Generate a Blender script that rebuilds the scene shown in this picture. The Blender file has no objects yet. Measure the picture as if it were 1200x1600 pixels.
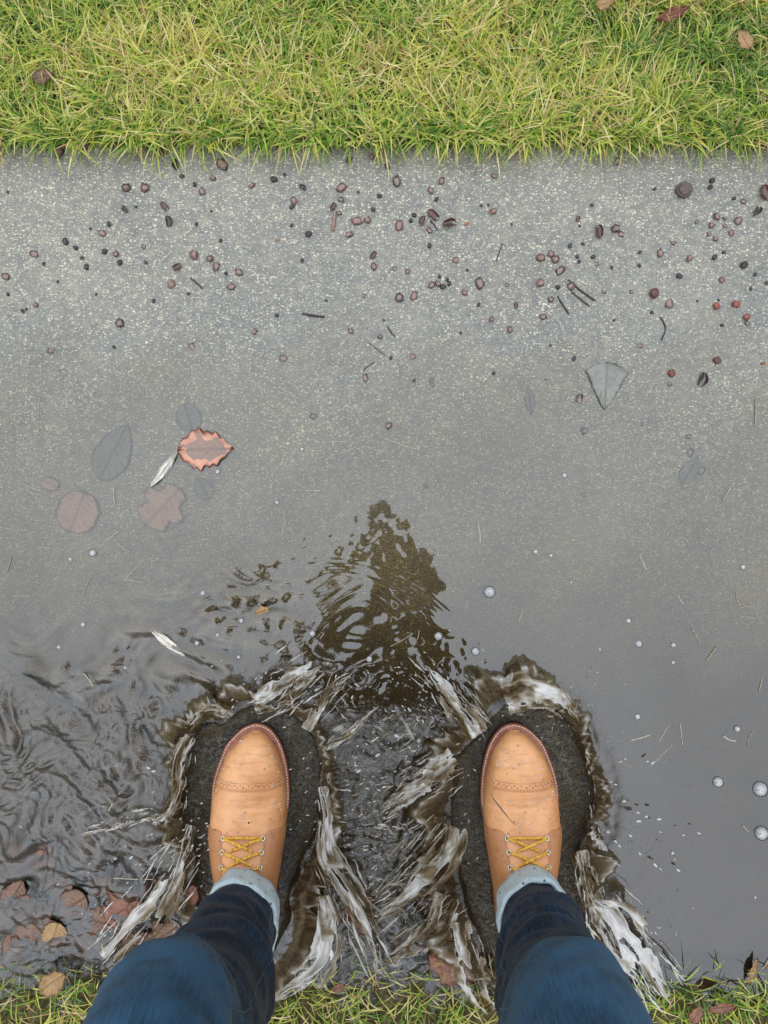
import bpy, math, random
import numpy as np
from mathutils import Vector, Matrix, noise as mnoise
R = math.radians
rng = np.random.default_rng(7)
random.seed(7)
sc = bpy.context.scene
col = sc.collection

# ------------------------------------------------------------------ camera
CH = 1.12                       # lens height over the water, straight down
F = 1200.0
cam = bpy.data.cameras.new('camera'); cam.sensor_fit = 'HORIZONTAL'; cam.sensor_width = 36; cam.lens = 36.0
cam.clip_start = 0.004; cam.clip_end = 400
camo = bpy.data.objects.new('camera', cam); camo.location = (0, 0, CH); col.objects.link(camo); sc.camera = camo

# ------------------------------------------------------------------ world + sun (overcast)
w = bpy.data.worlds.new('World'); sc.world = w; w.use_nodes = True
nt = w.node_tree; nt.nodes.clear()
N = nt.nodes.new; L = nt.links.new
out = N('ShaderNodeOutputWorld'); bg = N('ShaderNodeBackground'); bg.inputs[1].default_value = 0.10
sky = N('ShaderNodeTexSky'); sky.sky_type = 'NISHITA'; sky.sun_disc = False
sky.sun_elevation = R(55); sky.sun_rotation = R(200); sky.air_density = 1.0; sky.dust_density = 3.0
tc = N('ShaderNodeTexCoord'); sep = N('ShaderNodeSeparateXYZ'); L(tc.outputs['Generated'], sep.inputs[0])
ramp = N('ShaderNodeValToRGB'); L(sep.outputs[2], ramp.inputs[0])
ramp.color_ramp.elements[0].position = 0.12; ramp.color_ramp.elements[0].color = (0.10, 0.10, 0.10, 1)
e = ramp.color_ramp.elements.new(.55); e.color = (.42, .43, .44, 1)
e = ramp.color_ramp.elements.new(.78); e.color = (.83, .88, .95, 1)
ramp.color_ramp.elements[3].position = 1.0; ramp.color_ramp.elements[3].color = (.95, 1.0, 1.09, 1)
cl = N('ShaderNodeTexNoise'); cl.inputs['Scale'].default_value = 2.2; cl.inputs['Detail'].default_value = 5
L(tc.outputs['Generated'], cl.inputs['Vector'])
mr = N('ShaderNodeMapRange'); L(cl.outputs[0], mr.inputs[0]); mr.inputs[1].default_value = .3; mr.inputs[2].default_value = .7
mr.inputs[3].default_value = 12.5; mr.inputs[4].default_value = 16.0
mul = N('ShaderNodeVectorMath'); mul.operation = 'SCALE'; L(ramp.outputs[0], mul.inputs[0]); L(mr.outputs[0], mul.inputs['Scale'])
mix = N('ShaderNodeMix'); mix.data_type = 'RGBA'; mix.inputs[0].default_value = .85
L(sky.outputs[0], mix.inputs[6]); L(mul.outputs[0], mix.inputs[7]); L(mix.outputs[2], bg.inputs[0]); L(bg.outputs[0], out.inputs[0])
sl = bpy.data.lights.new('sun', 'SUN'); sl.energy = 0.7; sl.angle = R(140); sl.color = (1.0, .965, .91)
so = bpy.data.objects.new('sun', sl); col.objects.link(so); so.rotation_euler = (R(-17), R(-9), 0); so.location = (0, 0, 6)
sc.view_settings.view_transform = 'Standard'; sc.view_settings.look = 'None'
sc.view_settings.exposure = 0.48; sc.view_settings.gamma = 1.0
sc.cycles.max_bounces = 10; sc.cycles.transparent_max_bounces = 16
sc.cycles.caustics_reflective = False; sc.cycles.caustics_refractive = False

# ------------------------------------------------------------------ helpers
def P(px, py, z=0.0):
    d = (CH - z) / F
    return ((px - 600) * d, (800 - py) * d, z)

def smooth(a, b, x):
    t = np.clip((x - a) / (b - a), 0, 1); return t * t * (3 - 2 * t)

def tag(o, label=None, cat=None, group=None, kind=None):
    if label: o['label'] = label
    if cat: o['category'] = cat
    if group: o['group'] = group
    if kind: o['kind'] = kind
    return o

def empty(name, loc=(0, 0, 0)):
    o = bpy.data.objects.new(name, None); col.objects.link(o); o.location = loc; o.empty_display_size = .05
    return o

def mesh_obj(name, V, Fc, mat=None, parent=None, attrs=None, smooth_=True, loc=None):
    me = bpy.data.meshes.new(name)
    V = np.asarray(V, dtype=np.float32)
    if isinstance(Fc, np.ndarray):
        n, k = Fc.shape
        me.vertices.add(len(V)); me.vertices.foreach_set('co', V.ravel())
        me.loops.add(n * k); me.loops.foreach_set('vertex_index', Fc.astype(np.int32).ravel())
        me.polygons.add(n); me.polygons.foreach_set('loop_start', np.arange(0, n * k, k, dtype=np.int32))
        me.update(calc_edges=True)
    else:
        me.from_pydata([tuple(map(float, v)) for v in V], [], [tuple(map(int, f)) for f in Fc])
    if attrs:
        for k_, a in attrs.items():
            at = me.attributes.new(k_, 'FLOAT', 'POINT'); at.data.foreach_set('value', np.asarray(a, dtype=np.float32).ravel())
    if smooth_:
        me.polygons.foreach_set('use_smooth', np.ones(len(me.polygons), dtype=bool))
    me.update()
    o = bpy.data.objects.new(name, me); col.objects.link(o)
    if mat: me.materials.append(mat)
    if parent: o.parent = parent
    if loc is not None: o.location = loc
    return o

def grid_faces(ny, nx, closed_x=False):
    i = np.arange(ny - 1)[:, None]; j = np.arange(nx if closed_x else nx - 1)[None, :]
    a = i * nx + j; b = i * nx + (j + 1) % nx; c = (i + 1) * nx + (j + 1) % nx; d = (i + 1) * nx + j
    return np.stack([a, b, c, d], -1).reshape(-1, 4)

def fn(ny, nx, sy, sx, seed, sy2=0, sx2=0):
    """periodic filtered noise, std 1; sigma in samples; optional high-pass"""
    r = np.random.default_rng(seed).standard_normal((ny, nx))
    fy = np.fft.fftfreq(ny)[:, None]; fx = np.fft.fftfreq(nx)[None, :]
    H = np.exp(-2 * math.pi ** 2 * (fy ** 2 * sy ** 2 + fx ** 2 * sx ** 2))
    if sy2: H = H - np.exp(-2 * math.pi ** 2 * (fy ** 2 * sy2 ** 2 + fx ** 2 * sx2 ** 2))
    a = np.real(np.fft.ifft2(np.fft.fft2(r) * H)); a -= a.mean(); return a / (a.std() + 1e-12)

def catmull(pts, n, closed=False):
    pts = np.asarray(pts, float); m = len(pts)
    ts = np.linspace(0, m if closed else m - 1, n, endpoint=not closed)
    o = []
    for t in ts:
        i = int(t); f = t - i
        if not closed and i >= m - 1: i = m - 2; f = 1.0
        g = (lambda k: pts[k % m]) if closed else (lambda k: pts[min(max(k, 0), m - 1)])
        p0, p1, p2, p3 = g(i - 1), g(i), g(i + 1), g(i + 2)
        o.append(.5 * ((2 * p1) + (-p0 + p2) * f + (2 * p0 - 5 * p1 + 4 * p2 - p3) * f * f + (-p0 + 3 * p1 - 3 * p2 + p3) * f ** 3))
    return np.array(o)

def tube(path, rad, n=12, rx=None, cap=True, up=(0, 0, 1)):
    """verts, faces of a tube along path with per-point radius (or (ra, rb))"""
    path = np.asarray(path, float); m = len(path)
    V = []; tprev = None
    T = np.gradient(path, axis=0); T /= np.linalg.norm(T, axis=1)[:, None] + 1e-12
    u = np.array(up, float)
    if abs(np.dot(T[0], u)) > .95: u = np.array((0, 1., 0))
    for i in range(m):
        t = T[i]; a = np.cross(u, t); a /= np.linalg.norm(a) + 1e-12; b = np.cross(t, a); u = b
        r = rad[i] if hasattr(rad, '__len__') else rad
        ra, rb = (r if hasattr(r, '__len__') else (r, r))
        for k in range(n):
            th = 2 * math.pi * k / n
            V.append(path[i] + a * math.cos(th) * ra + b * math.sin(th) * rb)
    Fc = [tuple(int(x) for x in f) for f in grid_faces(m, n, True)]
    if cap:
        Fc.append(tuple(range(n - 1, -1, -1))); Fc.append(tuple((m - 1) * n + k for k in range(n)))
    return V, Fc

class MB:
    def __init__(s): s.V = []; s.F = []
    def add(s, V, Fc):
        b = len(s.V); s.V.extend([tuple(v) for v in V]); s.F.extend([tuple(int(i) + b for i in f) for f in Fc])
    def tube(s, *a, **k): s.add(*tube(*a, **k))
    def ball(s, c, r, nu=14, nv=9, rot=None):
        r = r if hasattr(r, '__len__') else (r, r, r)
        V = [(0, 0, 1)]; Fc = []
        for i in range(1, nv):
            ph = math.pi * i / nv
            for j in range(nu):
                th = 2 * math.pi * j / nu
                V.append((math.sin(ph) * math.cos(th), math.sin(ph) * math.sin(th), math.cos(ph)))
        V.append((0, 0, -1))
        for j in range(nu): Fc.append((0, 1 + j, 1 + (j + 1) % nu))
        for i in range(nv - 2):
            for j in range(nu):
                a = 1 + i * nu + j; b = 1 + i * nu + (j + 1) % nu
                Fc.append((a, a + nu, b + nu, b))
        e = len(V) - 1
        for j in range(nu): Fc.append((e, 1 + (nv - 2) * nu + (j + 1) % nu, 1 + (nv - 2) * nu + j))
        M = rot if rot is not None else Matrix.Identity(3)
        s.add([tuple(Vector(c) + M @ Vector((v[0] * r[0], v[1] * r[1], v[2] * r[2]))) for v in V], Fc)
    def build(s, name, mat, parent=None, **k): return mesh_obj(name, s.V, s.F, mat, parent, **k)

def remesh(o, vox, it=2):
    m = o.modifiers.new('r', 'REMESH'); m.mode = 'VOXEL'; m.voxel_size = vox
    s = o.modifiers.new('s', 'SMOOTH'); s.factor = .6; s.iterations = it
    dg = bpy.context.evaluated_depsgraph_get()
    me = bpy.data.meshes.new_from_object(o.evaluated_get(dg))
    mats = list(o.data.materials); o.modifiers.clear(); o.data = me
    if not me.materials:
        for mm in mats: me.materials.append(mm)
    me.polygons.foreach_set('use_smooth', np.ones(len(me.polygons), dtype=bool))
    return o

# ------------------------------------------------------------------ material helpers
class MT:
    def __init__(s, name):
        s.m = bpy.data.materials.new(name); s.m.use_nodes = True; s.t = s.m.node_tree; s.t.nodes.clear()
        s.out = s.t.nodes.new('ShaderNodeOutputMaterial')
    def n(s, typ, **k):
        x = s.t.nodes.new('ShaderNode' + typ)
        for a, v in k.items():
            if hasattr(x, a): setattr(x, a, v)
        return x
    def l(s, a, b): s.t.links.new(a, b)
    def coord(s, kind='Object', scale=None):
        c = s.n('TexCoord')
        if scale is None: return c.outputs[kind]
        mp = s.n('Mapping'); mp.inputs['Scale'].default_value = scale; s.l(c.outputs[kind], mp.inputs[0]); return mp.outputs[0]
    def noise(s, vec, scale, detail=4, rough=.6):
        x = s.n('TexNoise'); x.inputs['Scale'].default_value = scale; x.inputs['Detail'].default_value = detail
        x.inputs['Roughness'].default_value = rough
        if vec is not None: s.l(vec, x.inputs['Vector'])
        return x.outputs[0]
    def vor(s, vec, scale, feat='F1', rnd=1.0):
        x = s.n('TexVoronoi'); x.feature = feat; x.inputs['Scale'].default_value = scale; x.inputs['Randomness'].default_value = rnd
        s.l(vec, x.inputs['Vector']); return x
    def mr(s, v, a, b, c=0., d=1.):
        x = s.n('MapRange'); s.l(v, x.inputs[0])
        for i, q in enumerate((a, b, c, d)): x.inputs[i + 1].default_value = q
        return x.outputs[0]
    def mix(s, f, a, b, mode='MIX'):
        x = s.n('Mix'); x.data_type = 'RGBA'; x.blend_type = mode
        for sock, v in ((x.inputs[0], f), (x.inputs[6], a), (x.inputs[7], b)):
            if isinstance(v, (int, float)): sock.default_value = v
            elif isinstance(v, tuple): sock.default_value = (*v, 1) if len(v) == 3 else v
            else: s.l(v, sock)
        return x.outputs[2]
    def math(s, op, a, b=None):
        x = s.n('Math'); x.operation = op
        for i, v in enumerate((a, b)):
            if v is None: continue
            if isinstance(v, (int, float)): x.inputs[i].default_value = v
            else: s.l(v, x.inputs[i])
        return x.outputs[0]
    def ramp(s, v, stops):
        x = s.n('ValToRGB'); s.l(v, x.inputs[0]); e = x.color_ramp.elements
        while len(e) < len(stops): e.new(.5)
        for q, (p, c) in zip(e, stops): q.position = p; q.color = (*c, 1)
        return x.outputs[0]
    def attr(s, name): x = s.n('Attribute'); x.attribute_name = name; return x.outputs['Fac']
    def rnd(s): return s.n('ObjectInfo').outputs['Random']
    def bump(s, h, dist, strength=1.0):
        x = s.n('Bump'); x.inputs['Distance'].default_value = dist; x.inputs['Strength'].default_value = strength
        s.l(h, x.inputs['Height']); return x.outputs[0]
    def prin(s, color, rough=.5, spec=.5, normal=None, link=True, **k):
        x = s.n('BsdfPrincipled')
        for sock, v in ((x.inputs['Base Color'], color), (x.inputs['Roughness'], rough)):
            if isinstance(v, (int, float)): sock.default_value = v
            elif isinstance(v, tuple): sock.default_value = (*v, 1)
            else: s.l(v, sock)
        x.inputs['Specular IOR Level'].default_value = spec
        for a, v in k.items(): x.inputs[a.replace('_', ' ')].default_value = v
        if normal is not None: s.l(normal, x.inputs['Normal'])
        if link: s.l(x.outputs[0], s.out.inputs[0])
        return x

def simple(name, color, rough=.5, spec=.5, var=.25, scale=60, bump=.0, **k):
    m = MT(name); v = m.coord()
    n = m.noise(v, scale, 5)
    c2 = tuple(min(1, c * (1 + var)) for c in color); c1 = tuple(c * (1 - var) for c in color)
    c = m.mix(m.mr(n, .35, .65), c1, c2)
    m.prin(c, rough, spec, m.bump(n, bump) if bump else None, **k)
    return m.m

# ------------------------------------------------------------------ materials
def mat_pavement():
    m = MT('wet_concrete'); v = m.coord()
    big = m.noise(v, 5, 6, .65); mid = m.noise(v, 28, 5, .6); fine = m.noise(v, 420, 3, .6)
    base = m.mix(m.mr(big, .36, .66), (.120, .118, .108), (.27, .258, .205))
    base = m.mix(m.mr(mid, .3, .75, 0, .6), base, (.14, .137, .135))
    base = m.mix(m.mr(fine, .4, .7, 0, .5), base, (.40, .39, .31))
    base = m.mix(m.mr(m.noise(v, 75, 4, .7), .46, .66, 0, .6), base, (.38, .365, .27))
    v2 = m.coord(scale=(.8, 1.35, 1))
    dn = m.n('TexNoise'); dn.inputs['Scale'].default_value = 240; dn.inputs['Detail'].default_value = 2; m.l(v2, dn.inputs['Vector'])
    ds = m.n('VectorMath'); ds.operation = 'SCALE'; ds.inputs['Scale'].default_value = .0042; m.l(dn.outputs['Color'], ds.inputs[0])
    da = m.n('VectorMath'); da.operation = 'ADD'; m.l(v2, da.inputs[0]); m.l(ds.outputs[0], da.inputs[1]); vd = da.outputs[0]
    for sc_, r0, keep, c in ((430, .42, .52, (.74, .71, .52)), (290, .37, .46, (.88, .85, .62)), (170, .24, .26, (.95, .93, .74)), (60, .11, .10, (.92, .88, .74))):
        vo = m.vor(vd, sc_)
        hs = m.n('SeparateColor'); m.l(vo.outputs['Color'], hs.inputs[0])
        on = m.mr(hs.outputs[0], keep - .02, keep, 1, 0)
        rr = m.math('MULTIPLY', m.math('ADD', hs.outputs[1], .35), r0)
        d = m.math('SUBTRACT', rr, vo.outputs['Distance'])
        f = m.math('MULTIPLY', m.math('MULTIPLY', m.mr(d, 0, .10), on), m.mr(mid, .35, .65, .75, 1.0))
        base = m.mix(m.math('MULTIPLY', f, .9), base, c)
    # dark aggregate
    vo = m.vor(v2, 120); hs = m.n('SeparateColor'); m.l(vo.outputs['Color'], hs.inputs[0])
    f = m.math('MULTIPLY', m.mr(vo.outputs['Distance'], .16, .3, 1, 0), m.mr(hs.outputs[2], .14, .16, 1, 0))
    base = m.mix(m.math('MULTIPLY', f, .5), base, (.06, .058, .062))
    # sediment that has settled in the deep end of the puddle
    sx = m.n('SeparateXYZ'); m.l(v, sx.inputs[0])
    yy = m.math('ADD', sx.outputs[1], m.math('MULTIPLY', m.math('SUBTRACT', big, .5), .35))
    mud = m.mr(yy, -.27, -.05, 1, 0)
    mudc = m.mix(m.mr(mid, .3, .7), (.030, .026, .018), (.075, .066, .050))
    mudc = m.mix(m.mr(fine, .50, .62, 0, .75), mudc, (.26, .24, .19))
    mudc = m.mix(m.mr(m.noise(v, 190, 3, .7), .5, .62, 0, .7), mudc, (.012, .011, .009))
    base = m.mix(m.math('MULTIPLY', mud, .9), base, mudc)
    h = m.math('ADD', m.math('MULTIPLY', fine, .5), m.math('MULTIPLY', mid, 1.2))
    m.prin(base, m.mr(mid, .3, .7, .34, .52), .7, m.bump(h, .0022, .8))
    return m.m

def mat_water():
    m = MT('puddle_water'); dep = m.attr('depth'); foam = m.attr('foam'); chop = m.attr('chop')  # foam: aerated water plus painted sky reflection
    v = m.coord()
    def ex(k): return m.math('POWER', math.e, m.math('MULTIPLY', dep, -k))
    cc = m.n('CombineColor'); m.l(ex(12), cc.inputs[0]); m.l(ex(24), cc.inputs[1]); m.l(ex(52), cc.inputs[2])
    tr = m.n('BsdfTransparent'); m.l(cc.outputs[0], tr.inputs[0])
    df = m.n('BsdfDiffuse'); df.inputs[0].default_value = (.074, .066, .050, 1)
    murk = m.math('MULTIPLY', m.mr(m.noise(v, 9, 6, .65), .3, .7, .55, 1.2), m.math('SUBTRACT', 1.0, ex(8.5)))
    m1 = m.n('MixShader'); m.l(murk, m1.inputs[0]); m.l(tr.outputs[0], m1.inputs[1]); m.l(df.outputs[0], m1.inputs[2])
    bn = m.noise(v, 230, 4, .65)
    b = m.n('Bump'); m.l(m.math('MULTIPLY', chop, .0014), b.inputs['Distance']); m.l(bn, b.inputs['Height'])
    gl = m.n('BsdfGlossy'); gl.inputs['Roughness'].default_value = .025; gl.inputs[0].default_value = (.90, .955, 1, 1)
    m.l(b.outputs[0], gl.inputs['Normal'])
    fr = m.n('Fresnel'); fr.inputs[0].default_value = 1.88; m.l(b.outputs[0], fr.inputs['Normal'])
    dry = m.attr('dry'); pn = m.noise(v, 130, 4, .65)
    film = m.attr('film'); m.l(m.math('ADD', m.math('MULTIPLY', dry, .35), .03), gl.inputs['Roughness'])
    ff = m.math('MULTIPLY', fr.outputs[0], m.math('SUBTRACT', 1.0, m.math('MULTIPLY', dry, m.mr(pn, .35, .6, .25, .75))))
    ff = m.math('MULTIPLY', ff, m.math('SUBTRACT', 1.0, m.math('MULTIPLY', film, m.mr(m.noise(m.coord(scale=(1, 1.5, 1)), 150, 4, .7), .42, .56, .92, .0))))
    m2 = m.n('MixShader'); m.l(ff, m2.inputs[0]); m.l(m1.outputs[0], m2.inputs[1]); m.l(gl.outputs[0], m2.inputs[2])
    fo = m.n('BsdfDiffuse'); fo.inputs[0].default_value = (.62, .60, .55, 1)  # white streaks: aerated water, with sky reflection put into the colour
    m3 = m.n('MixShader'); m.l(foam, m3.inputs[0]); m.l(m2.outputs[0], m3.inputs[1]); m.l(fo.outputs[0], m3.inputs[2])
    m.l(m3.outputs[0], m.out.inputs[0]); return m.m

def mat_splash():
    m = MT('splashing_water'); foam = m.attr('foam'); v = m.coord()  # foam: aerated water plus painted sky reflection
    c = m.ramp(foam, [(0, (.13, .088, .036)), (.3, (.30, .235, .14)), (.6, (.56, .53, .45)), (1, (.88, .89, .91))])  # paler end is aerated water plus sky reflection painted into the colour
    n = m.noise(v, 190, 4, .6)
    p = m.prin(c, .07, .9, m.bump(n, .003, .6), link=False); p.inputs['IOR'].default_value = 1.7
    tl = m.n('BsdfTranslucent'); m.l(c, tl.inputs[0])
    a = m.n('MixShader'); a.inputs[0].default_value = .25; m.l(p.outputs[0], a.inputs[1]); m.l(tl.outputs[0], a.inputs[2])
    tr = m.n('BsdfTransparent'); tr.inputs[0].default_value = (.86, .78, .62, 1)
    b = m.n('MixShader'); m.l(m.mr(foam, 0, .95, .70, .24), b.inputs[0]); m.l(a.outputs[0], b.inputs[1]); m.l(tr.outputs[0], b.inputs[2])
    m.l(b.outputs[0], m.out.inputs[0]); return m.m

def mat_drop():
    m = MT('clear_droplet_water')
    tr = m.n('BsdfTransparent'); tr.inputs[0].default_value = (.93, .93, .92, 1)
    gl = m.n('BsdfGlossy'); gl.inputs['Roughness'].default_value = .05
    df = m.n('BsdfDiffuse'); df.inputs[0].default_value = (.9, .93, .96, 1)
    fr = m.n('Fresnel'); fr.inputs[0].default_value = 1.9
    a = m.n('MixShader'); m.l(fr.outputs[0], a.inputs[0]); m.l(tr.outputs[0], a.inputs[1]); m.l(gl.outputs[0], a.inputs[2])
    b = m.n('MixShader'); b.inputs[0].default_value = .45; m.l(a.outputs[0], b.inputs[1]); m.l(df.outputs[0], b.inputs[2])
    m.l(b.outputs[0], m.out.inputs[0]); return m.m

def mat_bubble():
    m = MT('bubble_film_painted_glint')
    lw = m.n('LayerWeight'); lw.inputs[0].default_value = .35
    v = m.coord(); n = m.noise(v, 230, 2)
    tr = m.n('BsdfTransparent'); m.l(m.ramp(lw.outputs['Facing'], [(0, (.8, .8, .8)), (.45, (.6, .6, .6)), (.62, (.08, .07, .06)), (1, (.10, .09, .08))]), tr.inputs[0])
    df = m.n('BsdfDiffuse'); df.inputs[0].default_value = (.92, .95, 1, 1)  # white centre and dark rim paint in the bubble's sky reflection
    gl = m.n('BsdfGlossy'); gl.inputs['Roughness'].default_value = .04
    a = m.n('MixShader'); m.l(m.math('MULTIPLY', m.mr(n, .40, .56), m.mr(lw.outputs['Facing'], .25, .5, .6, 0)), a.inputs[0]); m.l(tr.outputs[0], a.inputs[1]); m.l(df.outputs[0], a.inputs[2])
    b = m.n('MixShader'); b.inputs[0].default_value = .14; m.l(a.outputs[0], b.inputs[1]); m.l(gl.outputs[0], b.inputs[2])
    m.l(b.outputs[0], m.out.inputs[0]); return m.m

def mat_soil():
    m = MT('soil_and_thatch'); v = m.coord()
    a = m.noise(v, 90, 5); b = m.noise(v, 6, 4)
    c = m.ramp(a, [(.3, (.03, .022, .012)), (.5, (.09, .06, .03)), (.7, (.19, .15, .07))])
    c = m.mix(m.mr(b, .4, .7, 0, .5), c, (.07, .09, .02))
    ln = m.n('VectorMath'); ln.operation = 'LENGTH'; m.l(v, ln.inputs[0])
    g = m.ramp(m.noise(v, 170, 5, .7), [(.3, (.03, .08, .012)), (.5, (.16, .22, .035)), (.7, (.42, .40, .12))])
    c = m.mix(m.mr(ln.outputs['Value'], .95, 1.35), c, g)
    m.prin(c, .8, .3, m.bump(a, .006)); return m.m

def mat_grass():
    m = MT('grass_blades'); t = m.attr('tint'); g = m.attr('along')
    c = m.ramp(t, [(0, (.04, .14, .02)), (.25, (.14, .34, .035)), (.45, (.40, .54, .06)), (.63, (.76, .72, .15)), (.84, (.92, .82, .46)), (1, (.56, .36, .16))])
    c = m.mix(m.mr(g, .55, 1, 0, .45), c, (.62, .54, .20))
    p = m.prin(c, .42, .5, link=False)
    tl = m.n('BsdfTranslucent'); m.l(c, tl.inputs[0])
    a = m.n('MixShader'); a.inputs[0].default_value = .3; m.l(p.outputs[0], a.inputs[1]); m.l(tl.outputs[0], a.inputs[2])
    m.l(a.outputs[0], m.out.inputs[0]); return m.m

def mat_leather(name, c1, c2, dark):
    m = MT(name); v = m.coord()
    a = m.noise(v, 16, 5, .6); f = m.noise(v, 900, 3); st = m.noise(m.coord(scale=(1, 4, 4)), 30, 6, .7)
    c = m.mix(m.mr(a, .32, .68), c1, c2)
    c = m.mix(m.mr(st, .50, .68, 0, .5), c, tuple(x * .62 for x in c2))
    sp = m.vor(v, 115); hs = m.n('SeparateColor'); m.l(sp.outputs['Color'], hs.inputs[0])
    spots = m.math('MULTIPLY', m.mr(sp.outputs['Distance'], .10, .24, 1, 0), m.mr(hs.outputs[0], .20, .22, 1, 0))
    c = m.mix(m.math('MULTIPLY', spots, .62), c, dark)
    sp2 = m.vor(v, 40); h2 = m.n('SeparateColor'); m.l(sp2.outputs['Color'], h2.inputs[0])
    ring = m.math('MULTIPLY', m.mr(sp2.outputs['Distance'], .07, .13, 1, 0), m.mr(h2.outputs[1], .13, .14, 1, 0))
    c = m.mix(m.math('MULTIPLY', ring, .55), c, dark)
    cr = m.noise(m.coord(scale=(.5, 1.6, 1.6)), 45, 5, .65)
    h = m.math('ADD', m.math('MULTIPLY', f, .15), m.math('MULTIPLY', cr, 1.0))
    m.prin(c, m.mr(a, .3, .7, .30, .48), .55, m.bump(h, .0022, .55), Coat_Weight=.25, Coat_Roughness=.22)
    return m.m

def mat_denim(name, dark, light, splat=False):
    m = MT(name); v = m.coord(); fade = m.attr('fade')  # wear level; on the jeans also a painted knee highlight
    wv = m.n('TexWave'); wv.wave_type = 'BANDS'; wv.bands_direction = 'DIAGONAL'; wv.inputs['Scale'].default_value = 330
    wv.inputs['Distortion'].default_value = 1.5; m.l(v, wv.inputs[0])
    s = m.noise(m.coord(scale=(9, 1.0, 1.0)), 55, 5, .7); b = m.noise(v, 14, 4)
    f = m.math('ADD', fade, m.math('MULTIPLY', m.math('SUBTRACT', s, .5), 1.5))
    f = m.math('ADD', f, m.math('MULTIPLY', m.math('SUBTRACT', b, .5), .9))
    c = m.mix(m.mr(f, 0, 1), dark, light)
    sl_ = m.noise(m.coord(scale=(8, 1, 1)), 160, 3, .6)
    c = m.mix(m.mr(sl_, .52, .75, 0, .35), c, tuple(min(1, q * 1.7) for q in light))
    if splat:
        sp = m.vor(v, 150); hs = m.n('SeparateColor'); m.l(sp.outputs['Color'], hs.inputs[0])
        k = m.noise(v, 24, 4)
        f2 = m.math('MULTIPLY', m.mr(sp.outputs['Distance'], .2, .36, 1, 0), m.mr(hs.outputs[0], .20, .22, 1, 0))
        f2 = m.math('MAXIMUM', f2, m.mr(k, .64, .68)); c = m.mix(m.math('MULTIPLY', f2, .85), c, (.03, .06, .10))
    m.prin(c, .78, .25, m.bump(m.math('ADD', sl_, m.math('MULTIPLY', s, 2.0)), .0008, .8), Sheen_Weight=.08)
    return m.m

def mat_debris(name, stops, rough=.35, bump=.002, sc_=140, coat=.0, inner=None):
    m = MT(name); v = m.coord(); n = m.noise(v, sc_, 4); r = m.rnd()
    f = m.math('ADD', m.math('MULTIPLY', n, .75), m.math('MULTIPLY', m.math('SUBTRACT', r, .5), .42))
    c = m.ramp(f, stops)
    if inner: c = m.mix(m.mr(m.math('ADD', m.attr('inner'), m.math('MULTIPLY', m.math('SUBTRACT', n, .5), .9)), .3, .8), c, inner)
    m.prin(c, rough, .6, m.bump(n, bump), Coat_Weight=coat, Coat_Roughness=.12, Coat_IOR=1.75); return m.m

def mat_leaf(name, c1, c2, edge, rough=.45):
    m = MT(name); v = m.coord(); n = m.noise(v, 55, 5, .65); e = m.attr('edge'); vein = m.attr('vein')
    c = m.mix(m.mr(n, .35, .65), c1, c2)
    c = m.mix(m.mr(m.math('ADD', e, m.math('MULTIPLY', m.math('SUBTRACT', n, .5), .9)), .55, .9, 0, .92), c, edge)
    c = m.mix(m.math('MULTIPLY', vein, .5), c, tuple(q * .5 for q in c1))
    sp = m.noise(v, 170, 2); c = m.mix(m.mr(sp, .70, .73, 0, .6), c, tuple(q * .3 for q in c1))
    m.prin(c, rough, .5, m.bump(m.math('ADD', n, m.math('MULTIPLY', vein, .6)), .002)); return m.m

M = {}
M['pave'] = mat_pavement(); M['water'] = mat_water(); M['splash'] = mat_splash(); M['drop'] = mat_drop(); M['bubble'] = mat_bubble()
M['soil'] = mat_soil(); M['grass'] = mat_grass()
M['leather'] = mat_leather('tan_leather', (.87, .46, .215), (.62, .27, .10), (.20, .085, .035))
M['leather2'] = mat_leather('saddle_leather', (.58, .27, .115), (.47, .20, .08), (.13, .05, .02))
M['welt'] = simple('welt_leather', (.30, .10, .06), .42, .5, .3, 120, .001)
M['sole'] = simple('outsole_rubber', (.045, .03, .022), .5, .5, .3, 90, .001)
M['thread'] = simple('stitch_thread', (.82, .72, .58), .6, .3, .15, 300)
M['thread_tan'] = simple('tan_stitch_thread', (.40, .19, .09), .6, .3, .2, 300)
M['punch'] = simple('punched_hole', (.13, .05, .025), .7, .3, .2, 300)
M['metal'] = simple('eyelet_metal', (.72, .70, .66), .25, .5, .1, 200, Metallic=.9)
M['hole'] = simple('eyelet_hole', (.015, .012, .010), .7, .2, .1, 200)
def mat_lace():
    m = MT('yellow_lace'); v = m.coord(); n = m.noise(v, 420, 2)
    c = m.mix(m.mr(n, .52, .60, 0, .75), (.86, .52, .08), (.30, .14, .02))
    m.prin(c, .6, .3, m.bump(n, .001)); return m.m
M['lace'] = mat_lace()
M['denim'] = mat_denim('dark_denim', (.0022, .0055, .018), (.034, .105, .215))
M['cuffd'] = mat_denim('pale_denim_cuff', (.42, .58, .68), (.72, .84, .90), True)
M['seam'] = simple('denim_stitching', (.12, .17, .22), .7, .2, .3, 500)
M['jacket'] = simple('dark_jacket_cloth', (.014, .014, .018), .85, .15, .3, 40, .001)
M['skin'] = simple('skin', (.55, .30, .20), .5, .4, .08, 30)
M['hair'] = simple('brown_hair', (.035, .020, .012), .55, .4, .3, 200)
M['scuff'] = simple('grey_scuff', (.20, .15, .12), .6, .3, .3, 300)
M['phone'] = simple('phone_shell', (.02, .02, .022), .2, .5, .1, 20)
M['lens'] = simple('lens_glass', (.005, .005, .01), .03, .8, .1, 20)
M['berry'] = mat_debris('dried_berry_skin', [(.22, (.045, .020, .018)), (.45, (.16, .055, .042)), (.62, (.26, .10, .075)), (.8, (.36, .18, .13))], coat=.8, inner=(.42, .25, .21))
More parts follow.
